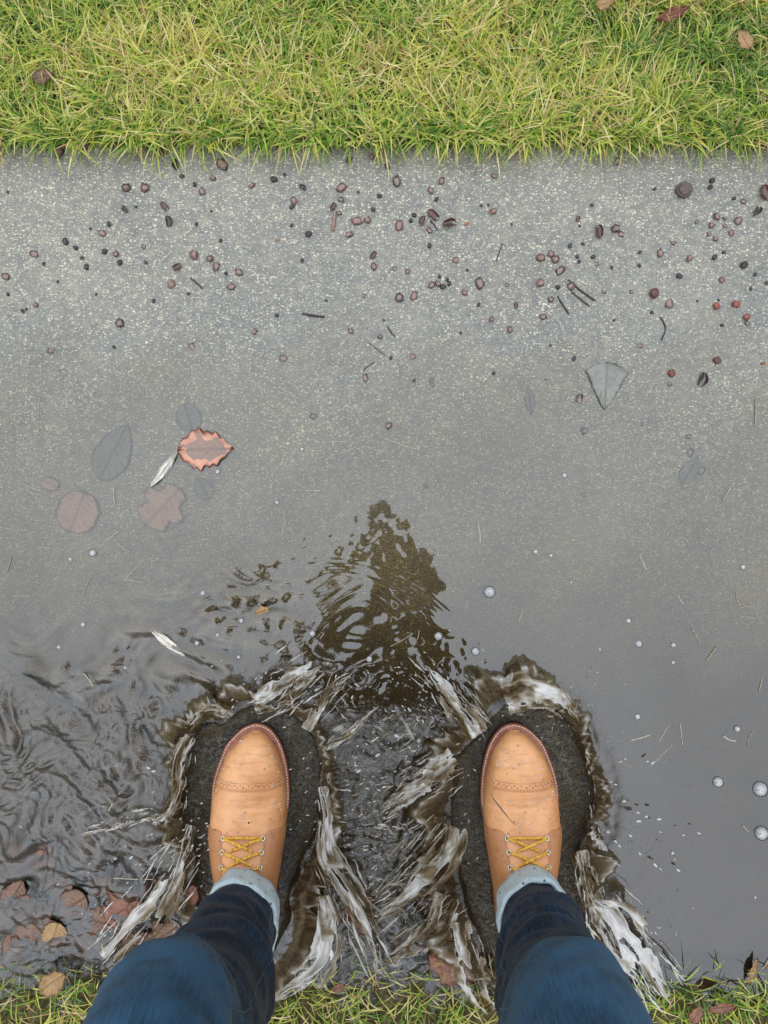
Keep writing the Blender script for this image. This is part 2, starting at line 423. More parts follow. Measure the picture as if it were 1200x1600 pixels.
M['redberry'] = mat_debris('red_berry_skin', [(.22, (.10, .012, .008)), (.5, (.46, .085, .045)), (.7, (.66, .24, .16))], .2, coat=.6)
M['pellet'] = mat_debris('black_pellet', [(.25, (.010, .010, .012)), (.6, (.035, .033, .036)), (.8, (.10, .10, .105))], .3, coat=.6)
M['twig'] = mat_debris('twig_bark', [(.25, (.018, .013, .010)), (.6, (.06, .045, .035)), (.8, (.14, .10, .08))], .5)
M['pinkstick'] = mat_debris('pink_stick', [(.25, (.16, .08, .06)), (.6, (.32, .19, .15)), (.8, (.4, .27, .22))], .5)
M['straw'] = mat_debris('dry_straw', [(.25, (.34, .29, .19)), (.5, (.52, .47, .34)), (.8, (.72, .68, .56))], .5)
M['flake'] = mat_debris('orange_flake', [(.25, (.42, .16, .07)), (.6, (.62, .28, .14)), (.8, (.7, .45, .2))], .4)
M['l_grey'] = mat_leaf('grey_leaf', (.27, .28, .25), (.20, .21, .19), (.13, .13, .115))
M['l_pink'] = mat_leaf('pinkish_leaf', (.66, .46, .40), (.50, .33, .29), (.16, .07, .05))
M['l_orange'] = mat_leaf('orange_leaf', (.70, .36, .24), (.56, .29, .21), (.10, .016, .008), .25)
M['l_brown'] = mat_leaf('brown_leaf', (.20, .11, .068), (.13, .068, .044), (.07, .025, .015), .25)
M['l_tan'] = mat_leaf('tan_leaf', (.42, .26, .11), (.30, .19, .08), (.12, .06, .03))
M['l_rust'] = mat_leaf('rust_leaf', (.28, .12, .072), (.18, .075, .048), (.10, .02, .01), .3)
M['l_white'] = mat_leaf('bleached_blade', (.80, .77, .70), (.62, .58, .50), (.45, .42, .36))

# ------------------------------------------------------------------ terrain heights
_yp = np.array([-4000, 200, 235, 450, 600, 800, 1100, 1300, 1505, 1512, 6000.])
_zp = np.array([.010, .0075, .006, .0014, -.0022, -.0062, -.0165, -.0225, -.0250, -.0250, -.025])
def zg_px(px, py):
    px = np.asarray(px, float); py = np.asarray(py, float)
    z = np.interp(py, _yp, _zp)
    z = z + .0011 * np.sin(px * .011 + 1.3 * np.sin(py * .008)) * np.cos(py * .013 + .7) + .0006 * np.sin(px * .031 + py * .027)
    return z + .045 * smooth(900, 2100, np.abs(px - 600))
S = CH / F
def zg(x, y): return zg_px(600 + x / S, 800 - y / S)

# ------------------------------------------------------------------ pavement
def lines(a, b, step, far):
    far = [f for f in far]
    left = [a - f for f in reversed(far)]; right = [b + f for f in far]
    return np.array(left + list(np.arange(a, b + .1, step)) + right, float)
xl = lines(-120, 1320, 12, (60, 200, 500, 1000, 1600, 2600, 5000, 12000, 60000))
yl = np.arange(228, 1507, 12.0); yl = np.append(yl, 1507.)
X, Y = np.meshgrid(xl, yl); Z = zg_px(X, Y)
edge_w = np.random.default_rng(3).standard_normal(len(xl)) * 1.2
ny, nx = X.shape
V = np.stack([(X - 600) * S, (800 - Y) * S, Z], -1)
V[0, :, 1] += edge_w * S; V[-1, :, 1] += edge_w[::-1] * S
bot0 = V[0].copy(); bot0[:, 2] -= .10; bot1 = V[-1].copy(); bot1[:, 2] -= .10
VV = np.concatenate([bot0[None], V, bot1[None]], 0)
o = mesh_obj('pavement', VV.reshape(-1, 3), grid_faces(ny + 2, nx), M['pave']); tag(o, kind='structure')

# ------------------------------------------------------------------ ground (soil under the lawns, one sheet)
gx = lines(-600, 1800, 40, (200, 700, 2000, 6000, 20000, 80000))
gy = np.concatenate([[-80000, -20000, -6000, -2500, -1200], np.arange(-600, 226, 30), [222, 229, 234, 700, 1498, 1504], np.arange(1512, 1800, 16), [2000, 2500, 4000, 9000, 30000, 80000]]).astype(float)
gy = np.unique(gy)
X, Y = np.meshgrid(gx, gy)
Zt = np.where(Y < 232, .016 + .004 * np.sin(X * .05) * np.cos(Y * .04), -.07)
Zb = np.interp(Y, [1508, 1540, 1600, 1700, 3000], [-.012, -.003, .006, .012, .02]) + .004 * np.sin(X * .043 + Y * .02)
Z = np.where(Y > 1506, Zb, Zt)
V = np.stack([(X - 600) * S, (800 - Y) * S, Z], -1)
o = mesh_obj('ground', V.reshape(-1, 3), grid_faces(*X.shape), M['soil']); tag(o, kind='structure')

# ------------------------------------------------------------------ grass
def grass(name, n, area, base_z, label, seed, length=(.030, .066), dens=None, green=0.0, lean=(0, 0), wid=(.0012, .0028)):
    r = np.random.default_rng(seed)
    x0, x1, y0, y1 = area
    px = r.uniform(x0, x1, n); py = r.uniform(y0, y1, n)
    if dens is not None:
        k = r.uniform(0, 1, n) < dens(px, py); px = px[k]; py = py[k]
    n = len(px)
    G = fn(256, 256, 5, 9, seed + 1); G2 = fn(256, 256, 4, 4, seed + 2); G3 = fn(256, 256, 9, 9, seed + 3)
    iy = ((py - y0) / (y1 - y0) * 255).astype(int); ix = ((px - x0) / (x1 - x0) * 255).astype(int)
    patch = G[iy, ix]; az0 = G2[iy, ix] * 1.3 + G3[iy, ix]; dead = G3[iy, ix]
    az = az0 + r.normal(0, .95, n) + math.pi * .15
    flip = r.uniform(0, 1, n) < .35; az = np.where(flip, az + math.pi, az)
    Ln = r.uniform(*length, n) * (1 + .15 * patch)
    wd = r.uniform(*wid, n)
    tilt0 = r.uniform(.15, .95, n); bend = r.uniform(.3, 1.25, n)
    bx = (px - 600) * S; by = (800 - py) * S
    bz = base_z(px, py)
    K = 5; ts = np.linspace(0, 1, K)
    pos = np.zeros((n, K, 3)); pos[:, 0] = np.stack([bx, by, bz], -1)
    dx = np.cos(az); dy = np.sin(az)
    tw = r.normal(0, .25, n)
    for k in range(1, K):
        ang = tilt0 + bend * ts[k]; a2 = tw * ts[k]
        hx = dx * np.cos(a2) - dy * np.sin(a2); hy = dx * np.sin(a2) + dy * np.cos(a2)
        st = Ln / (K - 1)
        pos[:, k, 0] = pos[:, k - 1, 0] + np.sin(ang) * hx * st + lean[0] * st * ts[k]
        pos[:, k, 1] = pos[:, k - 1, 1] + np.sin(ang) * hy * st + lean[1] * st * ts[k]
        pos[:, k, 2] = pos[:, k - 1, 2] + np.cos(ang) * st
    sx = -dy; sy = dx
    prof = np.array([.8, 1, .9, .6, .06])
    Vv = np.zeros((n, K, 2, 3))
    for k in range(K):
        w2 = wd * prof[k] * .5; roll = r.normal(0, .0, n)
        for s_, sg in ((0, -1), (1, 1)):
            Vv[:, k, s_, 0] = pos[:, k, 0] + sg * sx * w2
            Vv[:, k, s_, 1] = pos[:, k, 1] + sg * sy * w2
            Vv[:, k, s_, 2] = pos[:, k, 2] + sg * w2 * tw
    Fq = []
    b = np.arange(n) * K * 2
    for k in range(K - 1):
        Fq.append(np.stack([b + 2 * k, b + 2 * k + 1, b + 2 * k + 3, b + 2 * k + 2], -1))
    tint = np.clip(.43 + .25 * r.standard_normal(n) + .07 * dead + .08 * patch - green, 0, 1)
    brown = r.uniform(0, 1, n) < .05; tint = np.where(brown, r.uniform(.9, 1, n), tint)
    at = {'tint': np.repeat(tint, K * 2), 'along': np.tile(np.repeat(ts, 2), n)}
    o = mesh_obj(name, Vv.reshape(-1, 3), np.concatenate(Fq), M['grass'], attrs=at)
    tag(o, label, 'grass', kind='stuff'); return o

rr_ = np.random.default_rng(5); edge_line = fn(1, 2048, 0, 14, 5)[0]
def top_dens(px, py):
    e = 224 + 8 * edge_line[np.clip(((px + 700) / 2600 * 2047).astype(int), 0, 2047)]
    inside = py < e
    far = np.where((np.abs(px - 600) > 680) | (py < -60), .35, 1.0)
    return inside * far
grass('grass', 96000, (-700, 1900, -500, 234), lambda px, py: np.full(px.shape, .013) + .005 * np.sin(px * .05) * np.cos(py * .04),
      'dense yellow green lawn grass edging the top side of the wet pavement', 11, dens=top_dens)
grass('grass', 4200, (-700, 1900, 205, 232), lambda px, py: np.full(px.shape, .012),
      'ragged fringe of grass blades hanging over the upper pavement edge', 15, length=(.022, .050), lean=(0, -.55), green=.08)
grass('grass', 30000, (-900, 2100, 1506, 2100), lambda px, py: np.interp(py, [1508, 1540, 1600, 1700, 3000], [-.012, -.003, .006, .012, .02]),
      'sparse wet grass beside the flooded lower pavement edge behind the boots', 21, length=(.025, .055), green=-.04, wid=(.0012, .0026),
      dens=lambda px, py: np.clip((py - 1500) / 60, .25, 1) * np.where((np.abs(px - 600) > 680) | (py > 1660), .45, 1.0))

# ------------------------------------------------------------------ craters around the boots (px outline at ground, w = wall width px, H = crest height m)
CRL = [(350,1128,22,.022),(385,1106,26,.026),(430,1104,30,.030),(468,1128,18,.030),(494,1160,14,.034),(501,1210,14,.036),(496,1262,20,.036),(486,1310,34,.040),
       (462,1360,48,.050),(448,1410,52,.052),(440,1465,60,.052),(410,1510,48,.050),(360,1510,30,.04),(325,1450,20,.03),(300,1395,16,.03),(304,1335,14,.034),
       (288,1295,22,.036),(283,1250,14,.034),(290,1200,18,.036),(298,1160,20,.034),(318,1138,20,.028)]
CRR = [(740,1160,34,.034),(770,1122,30,.030),(798,1100,34,.028),(832,1096,32,.030),(864,1110,24,.032),(892,1142,15,.034),(912,1182,13,.036),(924,1222,12,.036),
       (929,1262,12,.036),(922,1298,13,.036),(902,1330,26,.036),(908,1385,32,.040),(918,1435,30,.042),(900,1500,30,.042),(820,1530,20,.03),(770,1510,30,.036),
       (742,1450,44,.046),(724,1390,50,.048),(714,1330,46,.048),(706,1270,40,.044),(710,1210,36,.040),(722,1180,34,.036)]
polyL = catmull(CRL, 260, True); polyR = catmull(CRR, 260, True)
def sdist(X, Y, poly):
    x = poly[:, 0]; y = poly[:, 1]; x2 = np.roll(x, -1); y2 = np.roll(y, -1)
    D = np.full(X.shape, 1e9); ins = np.zeros(X.shape, bool)
    for a, b, c, d in zip(x, y, x2, y2):
        ex, ey = c - a, d - b; l2 = ex * ex + ey * ey + 1e-9
        t = np.clip(((X - a) * ex + (Y - b) * ey) / l2, 0, 1)
        D = np.minimum(D, (X - a - t * ex) ** 2 + (Y - b - t * ey) ** 2)
        cnd = ((b > Y) != (d > Y)) & (X < (c - a) * (Y - b) / (d - b + 1e-12) + a)
        ins ^= cnd
    D = np.sqrt(D); return np.where(ins, -D, D)

# ------------------------------------------------------------------ puddle surface
st = 2
wx = np.arange(-120, 1321, st, dtype=float); wy = np.arange(232, 1601, st, dtype=float)
X, Y = np.meshgrid(wx, wy); ny, nx = X.shape
sdL = np.full(X.shape, 400.); sdR = np.full(X.shape, 400.)
sub = (slice(int((1020 - 232) / st), None), slice(int((150 + 120) / st), int((1080 + 120) / st)))
sdL[sub] = sdist(X[sub], Y[sub], polyL[::2]); sdR[sub] = sdist(X[sub], Y[sub], polyR[::2])
sd = np.minimum(sdL, sdR) + 2.5 * fn(ny, nx, 6, 6, 68)
def slope_field(wl, seed, an=1.0):
    """noise with unit rms slope, wavelength wl px"""
    s_ = wl / st / 4.5
    f = fn(ny, nx, s_, s_ * an, seed, s_ * 1.9, s_ * an * 1.9)
    gy_, gx_ = np.gradient(f, st * S); return f / np.sqrt((gx_ ** 2 + gy_ ** 2).mean())
def gauss(cx, cy, rx, ry): return np.exp(-(((X - cx) / rx) ** 2 + ((Y - cy) / ry) ** 2))
def warp(f, amp, sg, seed, rot=1.0):
    a = fn(ny, nx, sg, sg, seed) * amp; b_ = fn(ny, nx, sg, sg, seed + 1) * amp
    jy, jx = np.mgrid[0:ny, 0:nx]; yy = np.clip(jy + a, 0, ny - 1.01); xx = np.clip(jx + b_, 0, nx - 1.01)
    y0 = yy.astype(int); x0 = xx.astype(int); fy = yy - y0; fx = xx - x0
    return (f[y0, x0] * (1 - fy) * (1 - fx) + f[y0, x0 + 1] * (1 - fy) * fx + f[y0 + 1, x0] * fy * (1 - fx) + f[y0 + 1, x0 + 1] * fy * fx)
chL = smooth(1020, 1130, Y) * smooth(330, 230, X)                       # choppy lower left
chC = smooth(1080, 1170, Y) * smooth(490, 530, X) * smooth(740, 690, X)    # between the boots
sw = np.maximum(gauss(360, 950, 150, 60), gauss(250, 1040, 230, 70)); sw = np.maximum(sw, gauss(60, 1060, 110, 70))
near = np.exp(-(np.clip(sd, 0, None) / 34.) ** 2)
calm = .0025 + .010 * smooth(640, 980, Y)
h = calm * slope_field(150, 31) + calm * .35 * slope_field(34, 32)
h += .22 * sw * warp(slope_field(46, 33, 2.2), 11, 24, 133) + .13 * sw * warp(slope_field(20, 34, 2.0), 10, 18, 135)
h += (.26 * chL) * warp(slope_field(56, 46, 1.6), 14, 26, 137) + (.25 * chL + .32 * chC) * warp(slope_field(26, 35, 1.5), 10, 16, 139) + (.17 * chL + .28 * chC) * warp(slope_field(12, 36, 1.5), 6, 9, 141)
ph_ = 1.6 * fn(ny, nx, 22, 22, 66); ampn = smooth(-.4, 1.2, fn(ny, nx, 30, 30, 67))
h += .20 * (24 * S / 6.28) * np.sin(sdL * 6.28 / 24 + ph_) * np.exp(-(sdL / 130.) ** 2) * (sdL > 4) * ampn * smooth(560, 380, X)
h += .10 * (17 * S / 6.28) * np.sin(sdR * 6.28 / 17 + ph_) * np.exp(-(sdR / 45.) ** 2) * (sdR > 4) * ampn
h += .045 * gauss(600, 1010, 170, 80) * slope_field(34, 47, 3.0)
h += .12 * gauss(130, 1390, 180, 90) * slope_field(48, 41)
h += .20 * near * slope_field(18, 37) + .10 * near * slope_field(8, 38)
h += .035 * gauss(620, 1010, 120, 80) * slope_field(46, 39, 1.3) + .055 * gauss(720, 1040, 70, 40) * slope_field(26, 42, .8) + .07 * gauss(600, 1070, 70, 40) * slope_field(24, 44)
h += .05 * gauss(990, 1420, 70, 120) * slope_field(30, 40) + .03 * gauss(590, 845, 90, 40) * slope_field(22, 43)
# fine arc ripples
rr = np.hypot(X - 500, Y - 1160); ang = (X - 500) / (rr + 1e-6)
h += .050 * 7.2 * S / (2 * math.pi) * np.sin(2 * math.pi * rr / 7.2) * smooth(260, 266, rr) * smooth(298, 288, rr) * smooth(-.12, .0, ang) * smooth(.80, .62, ang) * (Y < 1100)
def ring(cx, cy, r0, r1, wl, slp):
    q = np.hypot((X - cx), (Y - cy) * 1.05)
    return slp * wl * S / (2 * math.pi) * np.sin(2 * math.pi * q / wl) * smooth(r0 - 4, r0 + 2, q) * smooth(r1 + 5, r1 - 5, q)
h += ring(232, 1143, 6, 40, 13, .22) + ring(240, 1196, 2, 14, 8, .16) + ring(165, 1185, 8, 34, 13, .16) + ring(60, 1130, 8, 50, 16, .12) + ring(560, 1060, 4, 22, 9, .14) + ring(1000, 1310, 4, 34, 10, .10) + ring(30, 1270, 8, 40, 14, .14) + ring(463, 835, 8, 26, 10, .06)
h += .004 * np.exp(-((sd - 26) / 13.) ** 2) * (sd > 0)
G = zg_px(X, Y)
film = G + .0030 + .42 * warp(slope_field(24, 53, 1.8), 9, 11, 151) + .40 * warp(slope_field(12, 51, 1.5), 5, 8, 153) + .34 * slope_field(7, 52)
film = np.maximum(film, G + .0002)
k = smooth(-5, 3, sd)
h = h * k + film * (1 - k)
depth = np.clip(h - G, 0, 1)
foam = np.zeros_like(h)
st1 = warp(fn(ny, nx, 1.2, 3.6, 61), 9, 14, 143); st2 = fn(ny, nx, 9, 9, 62)
foam = smooth(1.7, 2.6, st1 + .35 * st2) * (.6 * chC + .5 * near * (sd > 4) + .12 * chL)  # streaks of aerated water and painted sky reflection
chop = np.clip(.15 * sw + .55 * chL + .8 * chC + .8 * near + 6.5 * (1 - k), 0, 8)
fade = smooth(-120, -60, X) * smooth(1320, 1260, X)
h = h * np.where(sd > 5, fade, 1)
dry = smooth(-.0060, .0030, G + .0004 * fn(ny, nx, 6, 9, 63))          # only a thin film clings to the higher concrete
w_ = np.clip(.62 + .16 * fn(ny, nx, 2.5, 2.5, 64) + .10 * fn(ny, nx, 12, 12, 65), .2, 1.); dry = dry * k
h = np.where(G > -.0045, np.maximum(h, G + .00035) + .00012 * np.exp(-((h - G) / .0008) ** 2), h)
xs = np.concatenate([[-2600, -1600, -900, -400], wx, [1600, 2100, 2800, 3800]]); ys = np.concatenate([[231.], wy, [1650., 1720]])
def padg(a, c=0.):
    return np.pad(a, ((1, 2), (4, 4)), mode='constant', constant_values=c)
XX, YY = np.meshgrid(xs, ys); H = padg(h); Dp = padg(depth); Gp = zg_px(XX, YY)
Dp[:, :4] = np.clip(0 - Gp[:, :4], 0, 1); Dp[:, -4:] = np.clip(0 - Gp[:, -4:], 0, 1)
V = np.stack([(XX - 600) * S, (800 - YY) * S, H], -1)
Fq = grid_faces(*XX.shape)
Fq = Fq[:, ::-1].copy()
keep = ((H - Gp).ravel()[Fq] > -.0025).any(1)     # drop what lies buried under the dry side
Fq = Fq[keep]
o = mesh_obj('puddle_water', V.reshape(-1, 3), Fq, M['water'], attrs={'depth': Dp, 'foam': padg(foam), 'chop': padg(chop), 'dry': padg(dry), 'film': padg(1 - k)})  # foam also carries painted sky reflection
tag(o, kind='structure')

# ------------------------------------------------------------------ splash crowns
def crown(name, CR, parent, seed, wall=1.0):
    n = 1300; J = 30
    p = catmull(CR, n, True)
    xy = p[:, :2]; t = np.roll(xy, -1, 0) - np.roll(xy, 1, 0); t /= np.linalg.norm(t, axis=1)[:, None]
    nrm = np.stack([t[:, 1], -t[:, 0]], -1)
    c = xy.mean(0)
    if ((xy - c) * nrm).sum() < 0: nrm = -nrm
    rag = fn(1, n, 0, 3.0, seed)[0]; rag2 = fn(1, n, 0, 12, seed + 1)[0]; rag3 = fn(1, n, 0, 45, seed + 2)[0]
    w_ = p[:, 2] * (1 + .22 * rag2 + .18 * rag3) + 2.2 * rag + 2.5
    xy = xy + nrm * (2.2 * rag2 + .9 * rag)[:, None]
    Hh = p[:, 3] * (1 + .16 * rag + .22 * rag2 + .18 * rag3)
    bo = 10 + 2 * rag3
    Nz = fn(J * 2, n, 5, 2.2, seed + 3)[:J]; Nf = fn(J * 2, n, 2.0, 4.5, seed + 4)[:J]; Ns = fn(J * 2, n, 9, 2.4, seed + 5)[:J]; Nb = fn(J * 2, n, 8, 20, seed + 6)[:J]
    V = np.zeros((J, n, 3)); fo = np.zeros((J, n))
    for j in range(J):
        u = j / (J - 1)
        if u < .6:
            q = u / .6; off = w_ * (q ** 1.25) - 3 * (1 - q); z = -.028 + (Hh + .028) * (q ** .8)
        else:
            q = (u - .6) / .4; off = w_ + bo * q; z = Hh * (1 - q) ** 1.3 + q * -.004
        env = math.sin(math.pi * min(1, u * 1.05)) ** .7
        cr_ = math.exp(-((u - .66) / .16) ** 2); off = off + env * (1.3 * Nb[j] + (.35 + 1.5 * cr_) * Nz[j]); z = z + env * (.0004 + .0016 * cr_) * Nf[j] + .0028 * cr_ * Ns[j]
        V[j] = np.stack(P(xy[:, 0] + nrm[:, 0] * off, xy[:, 1] + nrm[:, 1] * off, z), -1)
        crest = math.exp(-((u - .64) / .14) ** 2)
        fo[j] = np.clip(crest * (.60 + .26 * Ns[j] + .14 * Nf[j]) + (.07 * Ns[j] + .07) * env, 0, 1)
    return mesh_obj(name, V.reshape(-1, 3), grid_faces(J, n, True), M['splash'], parent, attrs={'foam': fo})  # foam also carries painted sky reflection

def sheet(path, parent, seed, thr=.6, nu=170, nv=70, amp=.006, foam_sheen0=.75, arch=.0, name='water_sheet'):
    """ragged sheet of thrown water: path rows (px, py, z, width px)"""
    p = catmull(path, nu); xy = p[:, :2]
    t = np.gradient(xy, axis=0); t /= np.linalg.norm(t, axis=1)[:, None]; nr = np.stack([-t[:, 1], t[:, 0]], -1)
    A = fn(nv * 2, nu * 2, 3.4, 12, seed)[:nv, :nu].T; B = fn(nv * 2, nu * 2, 5, 22, seed + 1)[:nv, :nu].T; C = fn(nv * 2, nu * 2, 2.0, 4, seed + 2)[:nv, :nu].T
    u = np.linspace(0, 1, nu)[:, None]; v = np.linspace(-1, 1, nv)[None, :]
    W = p[:, 3][:, None] * .44
    off = v * W + C * 1.0
    z = p[:, 2][:, None] + arch * (1 - v ** 2) + amp * (.6 * A + .6 * B) + .0008 * C
    px = xy[:, 0][:, None] + nr[:, 0][:, None] * off; py = xy[:, 1][:, None] + nr[:, 1][:, None] * off
    V = np.stack(P(px, py, np.maximum(z, .001)), -1).reshape(-1, 3)
    hole = .62 * A + .5 * B + .25 * C + 1.5 * np.abs(v) ** 3 + 1.3 * u ** 2.5 + .5 * (1 - u) ** 6
    fo = np.clip(foam_sheen0 + .05 + .20 * A + .14 * C - .22 * B, 0, 1)  # whiter sheets also carry sky reflection as colour
    Fq = grid_faces(nu, nv); keep = (hole.ravel()[Fq] < thr + .5).all(1); Fq = Fq[keep]
    o = mesh_obj(name, V, Fq, M['splash'], parent, attrs={'foam': fo})  # foam also carries painted sky reflection
    s = o.modifiers.new('thick', 'SOLIDIFY'); s.thickness = .0012; s.offset = 0
    return o

def strands(name, specs, parent, seed, label=None):
    """bundles of thin tapering jets: (x0,y0,x1,y1, n, spread px, length frac, radius mm, z0, z1, foam and painted sky sheen)"""
    r = np.random.default_rng(seed); Vs = []; Fs = []; fo = []; base = 0; K = 9; Q = 6
    gf = grid_faces(K, Q, True)
    for (x0, y0, x1, y1, n, sp, lf, rad, z0, z1, f0) in specs:
        dx, dy = x1 - x0, y1 - y0; Ln = math.hypot(dx, dy); ux, uy = dx / Ln, dy / Ln
        rad *= 1.25
        for i in range(max(3, int(n * .30))):
            a = r.uniform(0, 1 - lf * .5); ln = lf * r.uniform(.5, 1.3) * Ln; o1 = r.normal(0, sp * .45)
            an = math.atan2(uy, ux) + r.normal(0, .12)
            tt = np.linspace(0, 1, K); wob = r.normal(0, 1.1, K).cumsum() * .5
            px = x0 + dx * a - uy * o1 + np.cos(an) * ln * tt - uy * wob; py = y0 + dy * a + ux * o1 + np.sin(an) * ln * tt + ux * wob
            z = z0 + (z1 - z0) * (a + lf * tt) + r.normal(0, .003) + .006 * np.sin(math.pi * tt) * r.uniform(0, 1)
            rd = rad * .001 * r.uniform(.45, 1.3) * np.sin(math.pi * (tt * .94 + .03)) ** .6 * (1 + .3 * r.standard_normal(K))
            rd = np.maximum(rd, .00012)
            pw = np.stack(P(px, py, np.maximum(z, .001)), -1)
            sd_ = np.array((-math.sin(an), -math.cos(an), 0)); 
            th = np.arange(Q) / Q * 2 * math.pi
            ring_ = pw[:, None, :] + rd[:, None, None] * (np.cos(th)[None, :, None] * sd_[None, None, :] + .6 * np.sin(th)[None, :, None] * np.array((0, 0, 1.))[None, None, :])
            Vs.append(ring_.reshape(-1, 3)); Fs.append(gf + base); base += K * Q
            fo.append(np.full(K * Q, np.clip(f0 + r.normal(0, .16), 0, 1)))
    o = mesh_obj(name, np.concatenate(Vs), np.concatenate(Fs), M['splash'], parent, attrs={'foam': np.concatenate(fo)})  # foam also carries painted sky reflection
    if label: o['label'] = label
    o['kind'] = 'stuff'
    return o

def spray(parent, areas, seed):
    r = np.random.default_rng(seed); b = MB()
    for (cx, cy, sx_, sy_, n, rmin, rmax, zz, el, an) in areas:
        for i in range(n * 2):
            q = r.uniform(rmin, rmax) * .001; x, y, z = P(cx + r.normal(0, sx_), cy + r.normal(0, sy_), abs(r.normal(zz, zz * .5)) + .002)
            a = an + r.normal(0, .35); m = Matrix.Rotation(a, 3, 'Z')
            b.ball((x, y, z), (q * el * r.uniform(.8, 1.4), q * .8, q * .8), 7, 5, m)
    n_ = len(b.V)
    o = mesh_obj('spray', b.V, b.F, M['splash'], parent, attrs={'foam': np.clip(np.full(n_, .9), 0, 1)}); o['kind'] = 'stuff'; return o  # foam also carries painted sky reflection

spL = empty('water_splash', P(390, 1300, -.02)); tag(spL, 'muddy brown and white crown of water thrown up around the left boot', 'splash')
spR = empty('water_splash', P(820, 1300, -.02)); tag(spR, 'muddy brown and white crown of water thrown up around the right boot', 'splash')
def PC(parent, o):
    o.parent = parent; o.matrix_parent_inverse = Matrix.Translation(-Vector(parent.location)); return o
PC(spL, crown('splash_crown', CRL, None, 100)); PC(spR, crown('splash_crown', CRR, None, 120))
for i, (a, kw) in enumerate([
    ([(300,1290,.030,26),(285,1340,.032,34),(262,1400,.034,56),(225,1445,.030,66),(165,1500,.010,40)], dict(foam_sheen0=.74, thr=.55)),
    ([(296,1150,.030,30),(276,1190,.034,26),(276,1235,.034,26),(262,1270,.030,22),(240,1285,.02,16)], dict(foam_sheen0=.50, thr=.55)),
    ([(250,1268,.022,18),(205,1282,.018,14),(160,1296,.010,10),(120,1306,.004,8)], dict(foam_sheen0=.85, thr=.15, nv=26)),
    ([(396,1104,.020,40),(425,1088,.028,60),(465,1064,.024,56),(502,1040,.012,40)], dict(foam_sheen0=.70, thr=.35)),
    ([(478,1140,.030,26),(498,1105,.034,24),(520,1072,.026,16),(535,1050,.01,8)], dict(foam_sheen0=.58, thr=.5, nv=30)),
    ([(500,1230,.036,30),(508,1280,.036,30),(512,1340,.040,40),(545,1395,.034,54),(575,1450,.024,44),(592,1505,.006,26)], dict(foam_sheen0=.66, thr=.62)),
    ([(505,1400,.050,34),(512,1440,.052,50),(505,1500,.048,56),(460,1545,.040,46),(405,1572,.02,30)], dict(foam_sheen0=.80, thr=.62)),
    ([(505,1170,.034,12),(545,1150,.03,10),(575,1118,.02,8)], dict(foam_sheen0=.60, thr=.3, nv=20)),
    ([(290,1140,.026,24),(322,1108,.030,26),(352,1112,.028,22),(362,1122,.02,14)], dict(foam_sheen0=.5, thr=.6, nv=30)),
    ]):
    PC(spL, sheet(a, None, 200 + 7 * i, **kw))
for i, (a, kw) in enumerate([
    ([(925,1410,.036,30),(955,1430,.044,66),(985,1470,.044,84),(1012,1510,.034,70),(1040,1560,.010,34)], dict(foam_sheen0=.88, thr=.80)),
    ([(905,1330,.036,30),(915,1375,.036,36),(925,1420,.036,36),(938,1460,.03,30)], dict(foam_sheen0=.52, thr=.7)),
    ([(745,1150,.034,50),(720,1112,.040,50),(690,1070,.034,34),(662,1040,.012,16)], dict(foam_sheen0=.60, thr=.40)),
    ([(715,1190,.038,60),(680,1215,.040,60),(645,1235,.030,50),(600,1265,.010,26)], dict(foam_sheen0=.60, thr=.35)),
    ([(705,1290,.042,70),(695,1330,.046,70),(660,1375,.040,60),(620,1410,.028,40),(560,1440,.006,30)], dict(foam_sheen0=.50, thr=.45)),
    ([(700,1400,.046,60),(680,1450,.040,50),(640,1480,.026,40),(600,1500,.006,26)], dict(foam_sheen0=.45, thr=.30)),
    ([(720,1440,.044,50),(730,1490,.044,70),(745,1540,.036,70),(770,1580,.014,40)], dict(foam_sheen0=.62, thr=.45)),
    ([(790,1095,.030,70),(830,1082,.034,80),(880,1100,.034,50),(905,1140,.030,24)], dict(foam_sheen0=.42, thr=.35)),
    ([(924,1300,.036,14),(938,1320,.03,12),(952,1342,.016,8)], dict(foam_sheen0=.8, thr=.3, nv=22)),
    ]):
    PC(spR, sheet(a, None, 300 + 7 * i, **kw))
PC(spL, strands('water_strands', [
    (300,1330,170,1500, 170, 50, .22, .9, .034, .012, .82), (250,1270,125,1305, 40, 9, .18, 1.0, .018, .004, .88),
    (400,1120,505,1050, 80, 44, .25, .9, .028, .014, .74), (480,1150,530,1060, 40, 12, .35, .8, .030, .014, .62),
    (505,1330,596,1510, 170, 36, .22, .9, .040, .010, .72), (505,1170,580,1110, 26, 8, .35, .8, .03, .01, .66),
    (515,1245,640,1225, 26, 7, .14, .9, .020, .006, .72), (515,1282,655,1300, 38, 8, .10, 1.0, .022, .008, .80), (512,1318,610,1335, 30, 8, .10, .9, .022, .008, .80),
    (515,1358,600,1372, 26, 8, .12, 1.0, .022, .008, .82), (430,1560,525,1500, 60, 14, .25, .9, .03, .03, .8),
    (300,1150,285,1290, 40, 13, .12, .8, .036, .034, .62), (500,1170,510,1330, 40, 15, .10, .8, .038, .038, .60), (310,1305,265,1330, 24, 16, .3, 1.0, .02, .02, .85),
    (290,1345,300,1320, 10, 20, .5, .9, .02, .02, .9), (240,1230,180,1290, 4, 30, .2, .7, .01, .01, .7), (500,1040,560,1110, 40, 46, .16, .9, .008, .008, .62), (490,1100,545,1060, 70, 26, .3, .5, .02, .02, .85), (510,1260,520,1500, 90, 16, .08, .5, .035, .045, .85)], None, 400))
